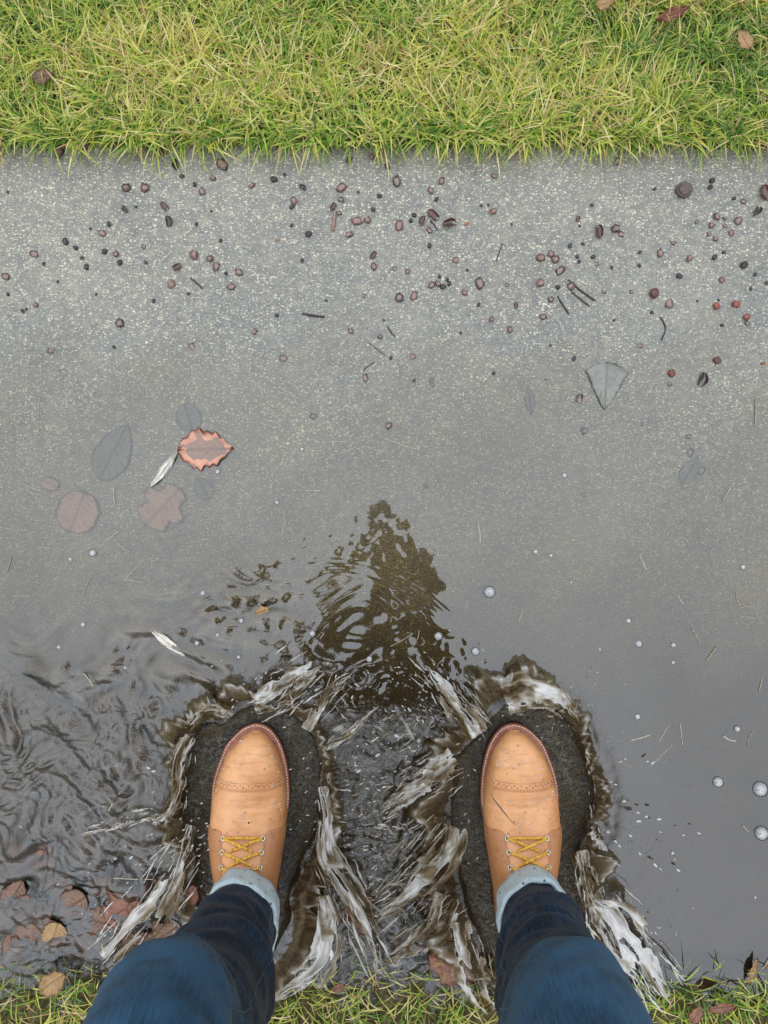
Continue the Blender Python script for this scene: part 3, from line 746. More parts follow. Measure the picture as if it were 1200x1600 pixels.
PC(spR, strands('water_strands', [
    (930,1410,1035,1560, 240, 56, .22, .9, .042, .012, .90), (905,1330,945,1470, 90, 20, .2, .9, .036, .034, .62),
    (745,1150,655,1040, 130, 36, .2, .9, .036, .012, .66), (720,1190,600,1270, 150, 42, .16, .9, .038, .010, .66),
    (705,1280,560,1440, 170, 50, .16, .8, .044, .008, .62), (715,1400,600,1500, 110, 50, .18, .8, .040, .008, .62), (730,1450,765,1580, 90, 50, .2, .8, .04, .012, .66),
    (780,1098,900,1120, 40, 22, .10, .8, .032, .034, .50), (915,1170,936,1300, 50, 11, .10, .8, .038, .038, .55), (925,1310,970,1360, 16, 10, .25, 1.0, .02, .006, .9),
    (690,1120,600,1190, 60, 60, .14, .8, .012, .006, .6), (620,1280,690,1380, 60, 60, .14, .7, .006, .006, .66), (645,1225,700,1200, 90, 50, .3, .5, .03, .03, .85), (560,1430,660,1380, 90, 40, .2, .5, .012, .02, .8), (690,1060,760,1130, 80, 30, .3, .5, .02, .03, .8)], None, 420))
PC(spL, spray(None, [(250,1290,60,20,22,.5,1.3,.02,2,.2), (560,1240,50,70,50,.5,1.2,.012,2.4,.3), (440,1080,50,25,30,.5,1.4,.02,2,.8), (220,1420,70,60,36,.4,1.2,.015,1.8,.7), (560,1400,40,60,26,.5,1.2,.015,2,-.9), (310,1330,25,25,16,.8,1.9,.02,1.5,.4)], 500))
PC(spR, spray(None, [(670,1110,50,50,40,.5,1.3,.015,2.2,-.6), (650,1290,50,70,60,.4,1.1,.012,2.4,.7), (985,1480,40,50,30,.5,1.3,.02,2,-.9), (660,1440,50,40,24,.4,1.1,.01,2,.7), (900,1120,40,30,24,.4,1.0,.015,1.5,0)], 520))

# ------------------------------------------------------------------ boots
OUT_S = [0, 2, 6, 17, 31, 49, 68, 88, 114, 141, 165, 190, 215, 240, 270, 295, 308, 312]
OUT_L = [8, -1, -10, -23, -35, -43, -50, -55, -57, -56, -52, -47, -40, -37, -36, -30, -18, 0]
OUT_R = [8, 19, 27, 37, 45, 51, 55, 57, 57, 53, 49, 46, 42, 39, 37, 31, 18, 0]
_cache = {}
def sm_interp(s, xs_, ys_):
    if id(ys_) not in _cache: _cache[id(ys_)] = catmull(np.stack([np.sqrt(np.asarray(xs_, float)), ys_], -1), 400)
    c = _cache[id(ys_)]
    s = np.asarray(s, float)
    e = np.clip(s, 0, 312); back = np.interp(np.sqrt(e), c[:, 0], c[:, 1]); return back
def outline(s): return sm_interp(s, OUT_S, OUT_L), sm_interp(s, OUT_S, OUT_R)
H_S = [0, 2, 6, 13, 23, 38, 55, 70, 85, 105, 125, 145, 165, 190, 220, 245, 285, 300, 304]
H_Z = [25, 31, 38, 46, 53, 58, 60, 60.5, 61, 64, 69, 78, 92, 113, 138, 152, 152, 120, 30]
def Hs(s): return sm_interp(s, H_S, H_Z)
ZB = 23.0
def U(s, th, off=0.0):
    """upper surface, local mm; s distance back from the tip of the upper (0..304), th 0..pi right to left over the top"""
    s = np.asarray(s, float); th = np.asarray(th, float)
    l, r = outline(np.clip(s * 1.0, 0, 304)); c = (l + r) / 2
    ins = np.interp(s, [0, 60, 110, 150, 300, 304], [5.2, 5.6, 3, 0.3, 1.5, 3])
    a = np.maximum((r - l) / 2 - ins * np.clip(s / 3, 0, 1), .05)
    h = Hs(s)
    tall = np.interp(s, [0, 120, 200, 260], [0, 0, 1, 1])
    ct = np.cos(th); stn = np.sin(th)
    p = .80 - .12 * np.exp(-s / 30.); q = .72 + .0 * s
    x = c + a * np.sign(ct) * np.abs(ct) ** p * (1 + .035 * np.sin(2 * np.clip(np.minimum(th, math.pi - th), 0, 1.2)) * np.clip(s / 60, 0, 1))
    z = ZB + (h - ZB) * np.abs(stn) ** q
    x = c + (x - c) * (1 - tall * .26 * np.clip((z - 60) / 80, 0, 1))
    # creases over the vamp
    z = z + np.exp(-((s - 100) / 12.) ** 2) * .7 * np.sin(s * .55 + 1.5 * ct) * stn
    y = -(s + 8.5)
    if np.ndim(off) or off:
        e = .6
        p0 = np.stack(np.broadcast_arrays(x, y, z), -1)
        pa = U(s + e, th); pb = U(s, th + .01); pa0 = U(s - e, th); pb0 = U(s, th - .01)
        n = np.cross(pb - pb0, pa - pa0); n /= np.linalg.norm(n, axis=-1)[..., None] + 1e-9
        cen = np.stack(np.broadcast_arrays(c, y, np.full_like(x, 35.)), -1)
        sg = np.sign(((p0 - cen) * n).sum(-1)); n = n * sg[..., None]
        return p0 + n * (np.asarray(off)[..., None] if np.ndim(off) else off)
    return np.stack(np.broadcast_arrays(x, y, z), -1)

def patch(sfun, thfun, off, name, mat, parent, ni=50, nj=50, mir=1):
    i = np.linspace(0, 1, ni)[:, None] * np.ones((1, nj)); j = np.linspace(0, 1, nj)[None, :] * np.ones((ni, 1))
    th = thfun(i, j); s = sfun(i, j, th)
    ed = np.minimum(np.minimum(i, 1 - i) * ni, np.minimum(j, 1 - j) * nj)
    o_ = np.where(ed < .5, -.6, np.where(ed < 1.5, off * .85, off))
    V = U(s, th, o_) * .001; V[..., 0] *= mir
    return mesh_obj(name, V.reshape(-1, 3), grid_faces(ni, nj), mat, parent)

def rope(b, pts, r, n=8, seg=None):
    p = catmull(pts, seg or max(8, 5 * len(pts)))
    b.tube(p, [r] * len(p), n)

def th_for_x(s, x, side):
    """angle where the upper at s reaches lateral offset x (mm) from its middle, on side +1 right / -1 left"""
    ths = np.linspace(.02, math.pi / 2, 300) if side > 0 else np.linspace(math.pi / 2, math.pi - .02, 300)
    pts = U(np.full(300, float(s)), ths); l, r = outline(s); c = (l + r) / 2
    return float(ths[np.argmin(np.abs(np.abs(pts[:, 0] - c) - x))])

def make_boot(parent, loc, mir, label):
    ss = np.concatenate([np.linspace(0, 1, 60) ** 2 * 60, np.linspace(62, 240, 90), np.linspace(243, 304, 26)])
    th = np.linspace(0, math.pi, 72)
    Sg, Tg = np.meshgrid(ss, th, indexing='ij'); V = U(Sg, Tg) * .001; V[..., 0] *= mir
    ny_, nx_ = Sg.shape
    Fq = [tuple(int(x) for x in f) for f in grid_faces(ny_, nx_)]
    bt = mesh_obj('boot', V.reshape(-1, 3), Fq, M['leather'], parent, loc=loc); bt['label'] = label
    # outsole, heel and welt
    def slab(z0, z1, ins, name, mat, s0=0, s1=312, bev=1.2):
        s_ = np.concatenate([np.linspace(0, 1, 50) ** 2 * 60, np.linspace(62, 262, 60), 312 - 50 * np.linspace(1, 0, 26) ** 2])
        s_ = s_[(s_ >= s0) & (s_ <= s1)]
        l, r = outline(s_); ring_ = np.concatenate([np.stack([l, -s_], -1), np.stack([r, -s_], -1)[::-1][1:-1]])
        c = np.array([(ring_[:, 0]).mean(), -155.])
        d = ring_ - np.array([5., -150.]); d /= np.linalg.norm(d, axis=1)[:, None]
        rows = [(z0, ins + bev), (z0 + bev, ins), (z1 - bev, ins), (z1, ins + bev), (z1, ins + 14)]
        V = np.array([[((p - dd * i_)[0] * mir, (p - dd * i_)[1], z) for p, dd in zip(ring_, d)] for z, i_ in rows]) * .001
        n = len(ring_); Fc = [tuple(int(x) for x in f) for f in grid_faces(len(rows), n, True)]
        Fc.append(tuple(range(n))); Fc.append(tuple(4 * n + k for k in range(n - 1, -1, -1)))
        return mesh_obj(name, V.reshape(-1, 3), Fc, mat, bt)
    slab(0, 15, .6, 'outsole', M['sole']); slab(15.2, 22.5, 0, 'welt', M['welt'])
    # welt stitching
    b = MB(); s_ = np.linspace(0, 1, 600) ** 1.6 * 150
    for side in (0, 1):
        l, r = outline(s_); X_ = (l if side == 0 else r); pts = np.stack([X_, -s_], -1)
        c = np.array([5., -80.]); d = pts - c; d /= np.linalg.norm(d, axis=1)[:, None]; pts = pts - d * 2.6
        q = np.concatenate([[0], np.cumsum(np.linalg.norm(np.diff(pts, axis=0), axis=1))])
        for a in np.arange(1.0, q[-1] - 3, 4.3):
            p0 = [np.interp(a, q, pts[:, k]) for k in (0, 1)]; p1 = [np.interp(a + 3.0, q, pts[:, k]) for k in (0, 1)]
            pm = [(p0[k] + p1[k]) / 2 for k in (0, 1)]
            P3 = [(p0[0] * mir, p0[1], 22.4), (pm[0] * mir, pm[1], 23.2), (p1[0] * mir, p1[1], 22.4)]
            b.tube(np.array(P3) * .001, [.00055, .0009, .00055], 6)
    b.build('welt_stitching', M['thread'], bt)
    # toe cap
    def cap_s(x): return 79 - 5.0 * np.abs(np.cos(x)) ** 2
    patch(lambda i, j, t: i ** 2 * cap_s(t) * .0 + (i ** 1.7) * cap_s(t) + .4, lambda i, j: .03 + j * (math.pi - .06), 1.3, 'toe_cap', M['leather'], bt, 60, 70, mir)
    b = MB()
    for dd in (3.0, 5.2, 13.5):
        for t in np.arange(.42, math.pi - .42, .052):
            p0 = U(cap_s(t) - dd, t, 1.35); p1 = U(cap_s(t + .036) - dd, t + .036, 1.35)
            m_ = np.array([mir, 1, 1]); b.tube(np.array([p0 * m_, (p0 + p1) / 2 * m_ + np.array([0, 0, .3]), p1 * m_]) * .001, [.00025, .00042, .00025], 5)
    b.build('cap_stitching', M['thread_tan'], bt)
    b = MB()
    for k_, t in enumerate(np.arange(.5, math.pi - .5, .075)):
        p0 = U(cap_s(t) - (8.2 if k_ % 2 else 10.2), t, 1.32) * np.array([mir, 1, 1]) * .001
        b.ball(p0, (.0009 if k_ % 3 else .0013, .0009, .00035), 8, 5)
    b.build('punching', M['punch'], bt)
    # eyelet facings
    for side in (1, -1):
        def thf(i, j, side=side):
            t = .10 + j * 1.02
            t = t if side > 0 else math.pi - t
            return t
        def sf(i, j, t):
            corner = 9 * (1 - np.sqrt(np.clip(1 - np.clip((j - .78) / .22, 0, 1) ** 2, 0, 1))) + 3 * (1 - j)
            return 128 + corner + i * (236 - 128 - corner)
        patch(sf, thf, 1.7, 'eyelet_facing', M['leather2'], bt, 60, 40, mir)
        for jj in (.94, .10, .16):
            b = MB()
            pts = []
            for i_ in np.linspace(.07 if jj > .5 else .03, 1, 70):
                jv = np.array(jj); t = thf(0, jj); s_v = float(sf(np.array(i_), jv, t)); pts.append(U(s_v, t, 1.85) * np.array([mir, 1, 1]) * .001)
            pts = np.array(pts)
            for a in range(0, len(pts) - 1): b.tube(np.array([pts[a], pts[a] * .35 + pts[a + 1] * .65]), [.0004, .0004], 5)
            b.build('stitch_row', M['thread_tan'], bt)
    # eyelets and laces
    EY = {}
    for r_, s_v in enumerate((138, 154, 170, 188)):
        for side in (1, -1):
            t = th_for_x(s_v, 27.0 - r_ * .6, side); p = U(s_v, t, 2.0) * np.array([mir, 1, 1]); pn = U(s_v, t, 4.0) * np.array([mir, 1, 1]) - p
            n_ = Vector(pn).normalized(); p = Vector(p) * .001
            EY[(r_, side)] = (p, n_)
            q = n_.to_track_quat('Z', 'Y').to_matrix(); b = MB(); Vt = []; 
            for a in range(20):
                A = 2 * math.pi * a / 20
                for c_ in range(8):
                    Cc = 2 * math.pi * c_ / 8; rr_m = .0030 + .0010 * math.cos(Cc)
                    Vt.append(p + q @ Vector((rr_m * math.cos(A), rr_m * math.sin(A), .0008 * math.sin(Cc))))
            Fc = []
            for a in range(20):
                for c_ in range(8): Fc.append((a * 8 + c_, ((a + 1) % 20) * 8 + c_, ((a + 1) % 20) * 8 + (c_ + 1) % 8, a * 8 + (c_ + 1) % 8))
            b.add(Vt, Fc); b.build('eyelet', M['metal'], bt)
            b = MB(); b.ball(p + n_ * .0001, (.0022, .0022, .0003), 12, 5, q); b.build('eyelet_hole', M['hole'], bt)
    b = MB()
    def hop(A, B, lift, r=.0019):
        p0, n0 = A; p1, n1 = B
        pts = [p0 - n0 * .0015, p0 + n0 * .0022 + (p1 - p0) * .08]
        for f_ in (.3, .5, .7): pts.append(p0.lerp(p1, f_) + (n0 + n1).normalized() * (.003 + lift + .002 * math.sin(math.pi * f_)))
        pts += [p1 + n1 * .0022 + (p0 - p1) * .08, p1 - n1 * .0015]
        path = catmull([tuple(v) for v in pts], 44)
        # two twisted plies
        for ph in (0, math.pi):
            tw = []
            for i_, q in enumerate(path):
                a = ph + i_ * .55; tw.append(q + np.array([math.cos(a) * .0003, math.sin(a) * .0006, math.sin(a) * .0007]))
            b.tube(np.array(tw), [.0018] * len(tw), 8)
    for r_ in range(4): 
        if r_ == 0: hop(EY[(0, 1)], EY[(0, -1)], .0005)
    for r_ in range(3):
        A, B = EY[(r_, 1)], EY[(r_, -1)]
        cA = (EY[(r_ + 1, -1)][0].lerp(EY[(r_ + 1, 1)][0], .20), EY[(r_ + 1, -1)][1]); cB = (EY[(r_ + 1, 1)][0].lerp(EY[(r_ + 1, -1)][0], .20), EY[(r_ + 1, 1)][1])
        hop(A, cA, .002); hop(B, cB, .0042)
    b.build('lace', M['lace'], bt)
    # water beads standing on the leather
    b = MB(); r = random.Random(31 + mir)
    for k_ in range(46):
        s_v = r.uniform(12, 126); t = r.uniform(.5, math.pi - .5); p = U(s_v, t, 1.5 if s_v < 76 else .1) * np.array([mir, 1, 1]) * .001; q = r.uniform(.0006, .0015)
        b.ball(p, (q, q * r.uniform(.8, 1.5), q * .55), 9, 6)
    mk = MB(); mm = np.array([mir, 1, 1])
    if mir < 0:
        for (a0, b0, a1, b1, r_) in ((84, 46, 116, 20, .8), (88, 44, 112, 24, .5), (112, 24, 121, 14, .5)):
            pts = []
            for f_ in np.linspace(0, 1, 12):
                s_v = a0 + (a1 - a0) * f_; xx_ = b0 + (b1 - b0) * f_; t = th_for_x(s_v, xx_, 1); pts.append(U(s_v, t, .0) * mm * .001)
            mk.tube(np.array(pts), [r_ * .001 * math.sin(.2 + 2.7 * q_ / 11) + .0001 for q_ in range(12)], 6)
        mk.build('scuff', M['scuff'], bt)
    else:
        p = U(118, math.pi / 2 - .06, .1) * mm * .001; mk.ball(p, (.0013, .0016, .0005), 10, 6); mk.build('dark_speck', M['hole'], bt)
    wb = b.build('water_beads', M['drop'], bt); wb['kind'] = 'stuff'
    return bt

person = empty('person', (0, -.55, -.02))
tag(person, 'person in dark blue jeans and tan leather boots standing in the puddle', 'person')
pinv = Vector(person.location)
def PP(o): o.matrix_parent_inverse = Matrix.Translation(-pinv); return o
bl = PP(make_boot(person, (-.195, -.3085, -.0215), 1, 'left boot, tan cap-toe leather with a dark speck above the laces'))
br = PP(make_boot(person, (.198, -.3085, -.0215), -1, 'right boot, tan cap-toe leather with a grey diagonal scuff'))

# ------------------------------------------------------------------ jeans
def ring_path(rows, n=48, seg=120):
    p = catmull(rows, seg); V = []
    ctr = p[:, :3]; T = np.gradient(ctr, axis=0); T /= np.linalg.norm(T, axis=1)[:, None]
    for i in range(seg):
        t = T[i]; a = np.array((1., 0, 0)) - t * t[0]; a /= np.linalg.norm(a); b = np.cross(t, a)
        for k in range(n):
            th = 2 * math.pi * k / n; V.append(ctr[i] + a * math.cos(th) * p[i, 3] + b * math.sin(th) * p[i, 4])
    Fc = [tuple(int(x) for x in f) for f in grid_faces(seg, n, True)]
    Fc.append(tuple(range(n - 1, -1, -1))); Fc.append(tuple((seg - 1) * n + k for k in range(n)))
    return V, Fc
LEG_L = [(-.189,-.545,.118,.050,.062),(-.190,-.540,.16,.053,.066),(-.189,-.534,.24,.060,.073),(-.187,-.513,.34,.062,.076),(-.184,-.484,.425,.059,.077),
         (-.181,-.433,.50,.058,.078),(-.178,-.444,.57,.062,.084),(-.168,-.50,.68,.074,.088),(-.14,-.56,.80,.086,.094),(-.11,-.60,.90,.09,.10)]
LEG_R = [(.199,-.545,.118,.050,.062),(.199,-.540,.16,.053,.066),(.193,-.534,.24,.060,.073),(.180,-.513,.34,.062,.076),(.166,-.484,.425,.059,.077),
         (.156,-.433,.50,.057,.078),(.155,-.444,.57,.060,.084),(.148,-.50,.68,.074,.088),(.13,-.56,.80,.086,.094),(.105,-.60,.90,.09,.10)]
b = MB(); b.add(*ring_path(LEG_L)); b.add(*ring_path(LEG_R)); b.ball((0, -.61, .93), (.18, .115, .13), 24, 16)
jeans = PP(b.build('jeans', M['denim'], person)); remesh(jeans, .0038, 3)
me = jeans.data; n = len(me.vertices); co = np.empty(n * 3, np.float32); me.vertices.foreach_get('co', co); co = co.reshape(-1, 3)
no = np.empty(n * 3, np.float32); me.vertices.foreach_get('normal', no); no = no.reshape(-1, 3)
x, y, z = co.T
side = np.where(x < 0, -1., 1.)
def fold(cz, sl, wd, amp, ph, kx=0):
    q = z - cz + sl * side * (x - side * .18) + .25 * kx * (y + .5); return amp * np.exp(-(q / wd) ** 2) * (.6 + .4 * np.sin(x * 60 + ph))
fr_ = smooth(-.02, .04, -(y + .5) * 0 + .03)
d = fold(.185, .5, .007, .0045, 0) + fold(.215, -.4, .008, .0050, 2) + fold(.255, .35, .010, .0050, 4) + fold(.31, -.5, .010, .0045, 1) + fold(.40, .25, .009, .0045, 3) + fold(.44, -.3, .008, .0035, 5) - fold(.235, .1, .008, .003, 2) - fold(.42, 0, .008, .003, 0)
wn = np.array([mnoise.noise(Vector((a * 11, b_ * 11, c * 20))) for a, b_, c in co]) ; wn2 = np.array([mnoise.noise(Vector((a * 34 + 5, b_ * 34, c * 50))) for a, b_, c in co])
kl = smooth(.62, .45, z)
d = (d * 1.25 + wn * .006 + wn2 * .0032) * (.25 + .75 * kl)
co2 = co + no * d[:, None]; me.vertices.foreach_set('co', co2.astype(np.float32).ravel())
wear_highlight = smooth(.40, .49, z) * smooth(-.52, -.42, y) * .72 + .45 * np.exp(-((z - .505) / .016) ** 2) * (wn > -.25) + .5 * wn2 * smooth(.40, .49, z) + .05 * smooth(0, .004, d)  # knee wear, plus a highlight along the knee arc put into the colour
at = me.attributes.new('fade', 'FLOAT', 'POINT'); at.data.foreach_set('value', wear_highlight.astype(np.float32)); me.update()  # fade holds knee wear plus the painted highlight
# turned-up cuffs
for cx, sd_ in ((-.190, -1), (.199, 1)):
    n = 96; prof = [(.048, .082, 0), (.0520, .0805, 0), (.0545, .083, 0), (.0560, .095, 0), (.0575, .115, 0), (.0585, .124, 0), (.0575, .1285, 0), (.0550, .1300, 0), (.0525, .128, 0), (.050, .120, 0)]
    V = []
    for (r_, z_, _) in prof:
        for k in range(n):
            th = 2 * math.pi * k / n
            wob = .0014 * math.sin(5 * th + sd_) + .0011 * math.sin(11 * th + 2 * sd_ + z_ * 90)
            rx = r_ * .90 + wob; ry = r_ * 1.14 + wob
            yy = -.541 + ry * math.sin(th)
            V.append((cx + rx * math.cos(th), yy, z_ + .004 * math.sin(2 * th + sd_) - .05 * (yy + .48) * -.25 + .0012 * math.sin(9 * th)))
    c = mesh_obj('cuff', V, grid_faces(len(prof), n, True), M['cuffd'], jeans, attrs={'fade': np.full(len(V), .5)})
    c.parent = jeans
# side-seam stitching running down each leg
deps = bpy.context.evaluated_depsgraph_get(); deps.update()
from mathutils.bvhtree import BVHTree
bv = BVHTree.FromPolygons([Vector(v) for v in co2], [tuple(p.vertices) for p in me.polygons])
for rows, ang in ((LEG_L, -.05), (LEG_R, math.pi + .05)):
    p = catmull(rows, 160); b = MB(); last = None
    for i in range(8, 84):
        c = Vector(p[i, :3]); a_ = ang + .55 * (1 if ang < 1 else -1)
        dd = Vector((math.cos(a_), math.sin(a_), 0)); hit = bv.ray_cast(c, dd)
        if hit[0] is None: continue
        q = hit[0] + hit[1] * .0004
        if last is not None and i % 1 == 0: b.tube(np.array([last, last.lerp(q, .62)]), [.0005, .0005], 5)
        last = q
    if b.V: b.build('side_seam', M['seam'], jeans)

# ------------------------------------------------------------------ the rest of the person (above the lens; seen mirrored in the puddle)
b = MB()
head = Vector((0.035, -.13, 1.49))
b.ball(head, (.076, .112, .092), 24, 16, Matrix.Rotation(R(-20), 3, 'X'))
b.ball(head + Vector((0, .055, -.052)), (.052, .052, .05), 18, 12)               # jaw and face
b.ball(head + Vector((0, .045, -.100)), (.011, .022, .018), 10, 8)                # nose
for sx in (-1, 1):
    b.ball(head + Vector((sx * .030, .068, -.075)), (.013, .010, .010), 10, 8)      # brow / eye
    b.ball(head + Vector((sx * .077, -.01, -.02)), (.010, .022, .028), 10, 8)      # ears
b.ball(head + Vector((0, .012, -.098)), (.024, .009, .010), 10, 8)                 # mouth
b.tube([(0, -.40, 1.38), (0.01, -.29, 1.42), (.03, -.19, 1.46)], [.062, .056, .058], 18)
b.tube([(0, -.62, .92), (0, -.60, 1.05), (0, -.52, 1.22), (0, -.42, 1.36)], [(.13, .09), (.12, .09), (.15, .095), (.13, .07)], 24, up=(1, 0, 0))
for sx in (-1, 1):
    b.tube([(sx * .15, -.43, 1.36), (sx * (.165 if sx > 0 else .225), -.43, 1.25), (sx * (.155 if sx > 0 else .28), -.42 if sx > 0 else -.29, 1.12), (sx * (.10 if sx > 0 else .16), -.24 if sx > 0 else -.20, 1.125), (sx * .088, -.105, 1.142)], [.045, .042, .034, .032, .022], 14)
    rows = LEG_L if sx < 0 else LEG_R
    p = catmull(rows, 40)[2:]; b.tube(p[:, :3], [q * .72 for q in p[:, 3]], 16, up=(1, 0, 0))
    fx = -.192 if sx < 0 else .199
    b.tube([(fx, -.56, .14), (fx, -.56, .06), (fx, -.545, .03)], [.033, .030, .028], 14)
    b.tube([(fx, -.58, .012), (fx, -.50, .020), (fx + (.004 if sx < 0 else -.004), -.42, .012), (fx + (.006 if sx < 0 else -.006), -.36, .008)], [.020, .024, .018, .010], 12)
    # hand: palm, thumb, four bent fingers gripping the phone edge
    wr = Vector((sx * .085, -.105, 1.142)); pc = Vector((sx * .066, -.068, 1.141))
    b.ball(pc, (.020, .042, .017), 14, 10, Matrix.Rotation(R(18 * sx), 3, 'Z'))
    b.tube([wr, pc], [.022, .018], 10)
    b.tube([pc + Vector((-sx * .006, -.022, .006)), pc + Vector((-sx * .026, -.006, .011)), pc + Vector((-sx * .042, .012, .0125))], [.0105, .0095, .008], 10)
    for i_, (yo, ln) in enumerate(((.034, .9), (.014, 1.0), (-.006, .95), (-.026, .8))):
        k0 = pc + Vector((sx * .006, yo, -.002)); 
        b.tube([k0, k0 + Vector((sx * .010 * ln, .006, -.012)), k0 + Vector((-sx * .004, .008, -.0185)), k0 + Vector((-sx * .018 * ln, .008, -.0185))], [.0092, .0088, .0082, .0070], 10)
body = PP(b.build('body', M['skin'], person)); remesh(body, .0045, 2)
b = MB()
b.tube([(0, -.62, .88), (0, -.61, .98), (0, -.585, 1.08), (0, -.52, 1.22), (0, -.44, 1.35), (0, -.39, 1.40)], [(.185, .125), (.165, .125), (.15, .12), (.16, .125), (.155, .10), (.08, .07)], 32, up=(1, 0, 0))
for sx in (-1, 1):
    b.tube([(sx * .10, -.44, 1.36), (sx * .155, -.43, 1.33), (sx * (.17 if sx > 0 else .235), -.43, 1.23), (sx * (.16 if sx > 0 else .29), -.42 if sx > 0 else -.29, 1.12), (sx * (.105 if sx > 0 else .17), -.24 if sx > 0 else -.20, 1.130), (sx * .100, -.118, 1.145)], [.07, .062, .052, .044, .038, .032], 18)
b.tube([(0, -.43, 1.36), (0, -.36, 1.41), (0, -.33, 1.43)], [.085, .082, .075], 20)
jk = PP(b.build('jacket', M['jacket'], person)); remesh(jk, .006, 3)
b = MB(); b.ball(head + Vector((0, -.012, .018)), (.086, .118, .092), 24, 16, Matrix.Rotation(R(-28), 3, 'X')); b.ball(head + Vector((0, .075, .04)), (.055, .04, .03), 14, 10)
hr = PP(b.build('hair', M['hair'], person)); remesh(hr, .006, 2)
# phone in the hands; the lens of the photograph looks out of its camera bump
ph = empty('phone', (-.012, -.055, CH + .0045)); tag(ph, 'slim dark phone held level in both hands above the puddle', 'phone')
def rbox(cx, cy, cz, hx, hy, hz, r, bev=.001, n=6):
    pts = []
    for (sx, sy, a0) in ((1, 1, 0), (-1, 1, 90), (-1, -1, 180), (1, -1, 270)):
        for k in range(n + 1):
            a = R(a0 + 90 * k / n); pts.append((sx * (hx - r) + r * math.cos(a), sy * (hy - r) + r * math.sin(a)))
    rows = [(-hz, bev), (-hz + bev, 0), (hz - bev, 0), (hz, bev)]
    V = [(cx + p[0] * (1 - i_ / hx), cy + p[1] * (1 - i_ / hy), cz + z_) for z_, i_ in rows for p in pts]; m_ = len(pts)
    Fc = [tuple(int(q) for q in f) for f in grid_faces(4, m_, True)] + [tuple(range(m_ - 1, -1, -1)), tuple(3 * m_ + k for k in range(m_))]
    return V, Fc
V, Fc = rbox(0, 0, .0055, .0365, .074, .004, .011); c = mesh_obj('shell', V, Fc, M['phone'], ph, smooth_=False)
V, Fc = rbox(.012, .055, .0009, .016, .016, .0012, .006, .0003); mesh_obj('camera_bump', V, Fc, M['phone'], ph, smooth_=False)
b = MB(); b.ball((.012, .055, -.0003), (.006, .006, .0006), 18, 6); b.ball((.003, .046, -.0003), (.005, .005, .0006), 18, 6); b.build('lens_glass', M['lens'], ph)

# ------------------------------------------------------------------ things lying on the pavement and in the puddle
LAND = [('the grey fan-shaped leaf', 945, 602), ('the crinkled orange leaf', 322, 700), ('the large ring-rimmed husk', 1068, 298), ('the brightest red berry', 1023, 458),
        ('the pair of long dark twigs', 905, 455), ('the short black twig', 308, 444), ('the stub of level twig', 490, 493), ('the twig with a red tip', 779, 395),
        ('the curved brown twig', 1036, 513), ('the flat pink stick', 522, 348), ('the left boot toe', 392, 1127), ('the right boot toe', 814, 1127),
        ('the long bleached blade', 262, 727), ('the round pink leaf', 120, 798), ('the tan round leaf', 85, 1462), ('the largest bubble', 1188, 1233)]
used = {}
def where(px, py, skip=None):
    best = sorted((math.hypot(px - a, py - b), n, a, b) for n, a, b in LAND if n != skip)[0]
    d, n, a, b = best; ang = math.degrees(math.atan2(b - py, px - a)) % 360
    dirs = ['right of', 'upper right of', 'above', 'upper left of', 'left of', 'lower left of', 'below', 'lower right of']
    return '%d cm %s %s' % (max(1, round(d / 10.7)), dirs[int((ang + 22.5) // 45) % 8], n)
def ulabel(text, px, py, skip=None):
    t = text + ' ' + where(px, py, skip)
    if t in used:
        used[t].append((px, py)); t2 = text.replace(' lying', ' also lying', 1) if ' lying' in text else text + ', smaller of two,'
        t = t2 + ' ' + where(px, py, skip)
        k = 0
        while t in used:
            k += 1; t = text + ', %s neighbour,' % ['outer', 'inner', 'far', 'odd', 'other'][k % 5] + ' ' + where(px, py, skip)
            if k > 5: break
    used.setdefault(t, []).append((px, py)); return t

def surf_z(px, py, float_=False):
    g = float(zg_px(px, py)); return max(g + .0003, 0.0 if float_ else g + .0003)

# prototypes kept as mesh data
def blob_mesh(name, mat, seed, r=(1, 1, .6), dimple=0., rough=.12, nu=18, nv=12):
    b = MB(); b.ball((0, 0, 0), 1.0, nu, nv); V = np.array(b.V)
    o_ = seed * 7.3
    out_ = []; inn = []
    for v in V:
        q = Vector(v); n_ = mnoise.noise(q * 1.6 + Vector((o_, 0, 0))) * rough * 1.6 + mnoise.noise(q * 4 + Vector((0, o_, 0))) * rough * .6
        p = q * (1 + n_)
        if dimple and q.z > 0:
            d2 = (q.x - .15) ** 2 + q.y ** 2; p.z -= dimple * math.exp(-d2 / .22)
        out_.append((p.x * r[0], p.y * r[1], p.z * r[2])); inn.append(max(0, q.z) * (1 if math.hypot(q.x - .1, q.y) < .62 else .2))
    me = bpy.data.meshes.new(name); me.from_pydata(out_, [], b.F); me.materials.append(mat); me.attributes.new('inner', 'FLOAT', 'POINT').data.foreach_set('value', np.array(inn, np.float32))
    me.polygons.foreach_set('use_smooth', np.ones(len(me.polygons), dtype=bool)); return me
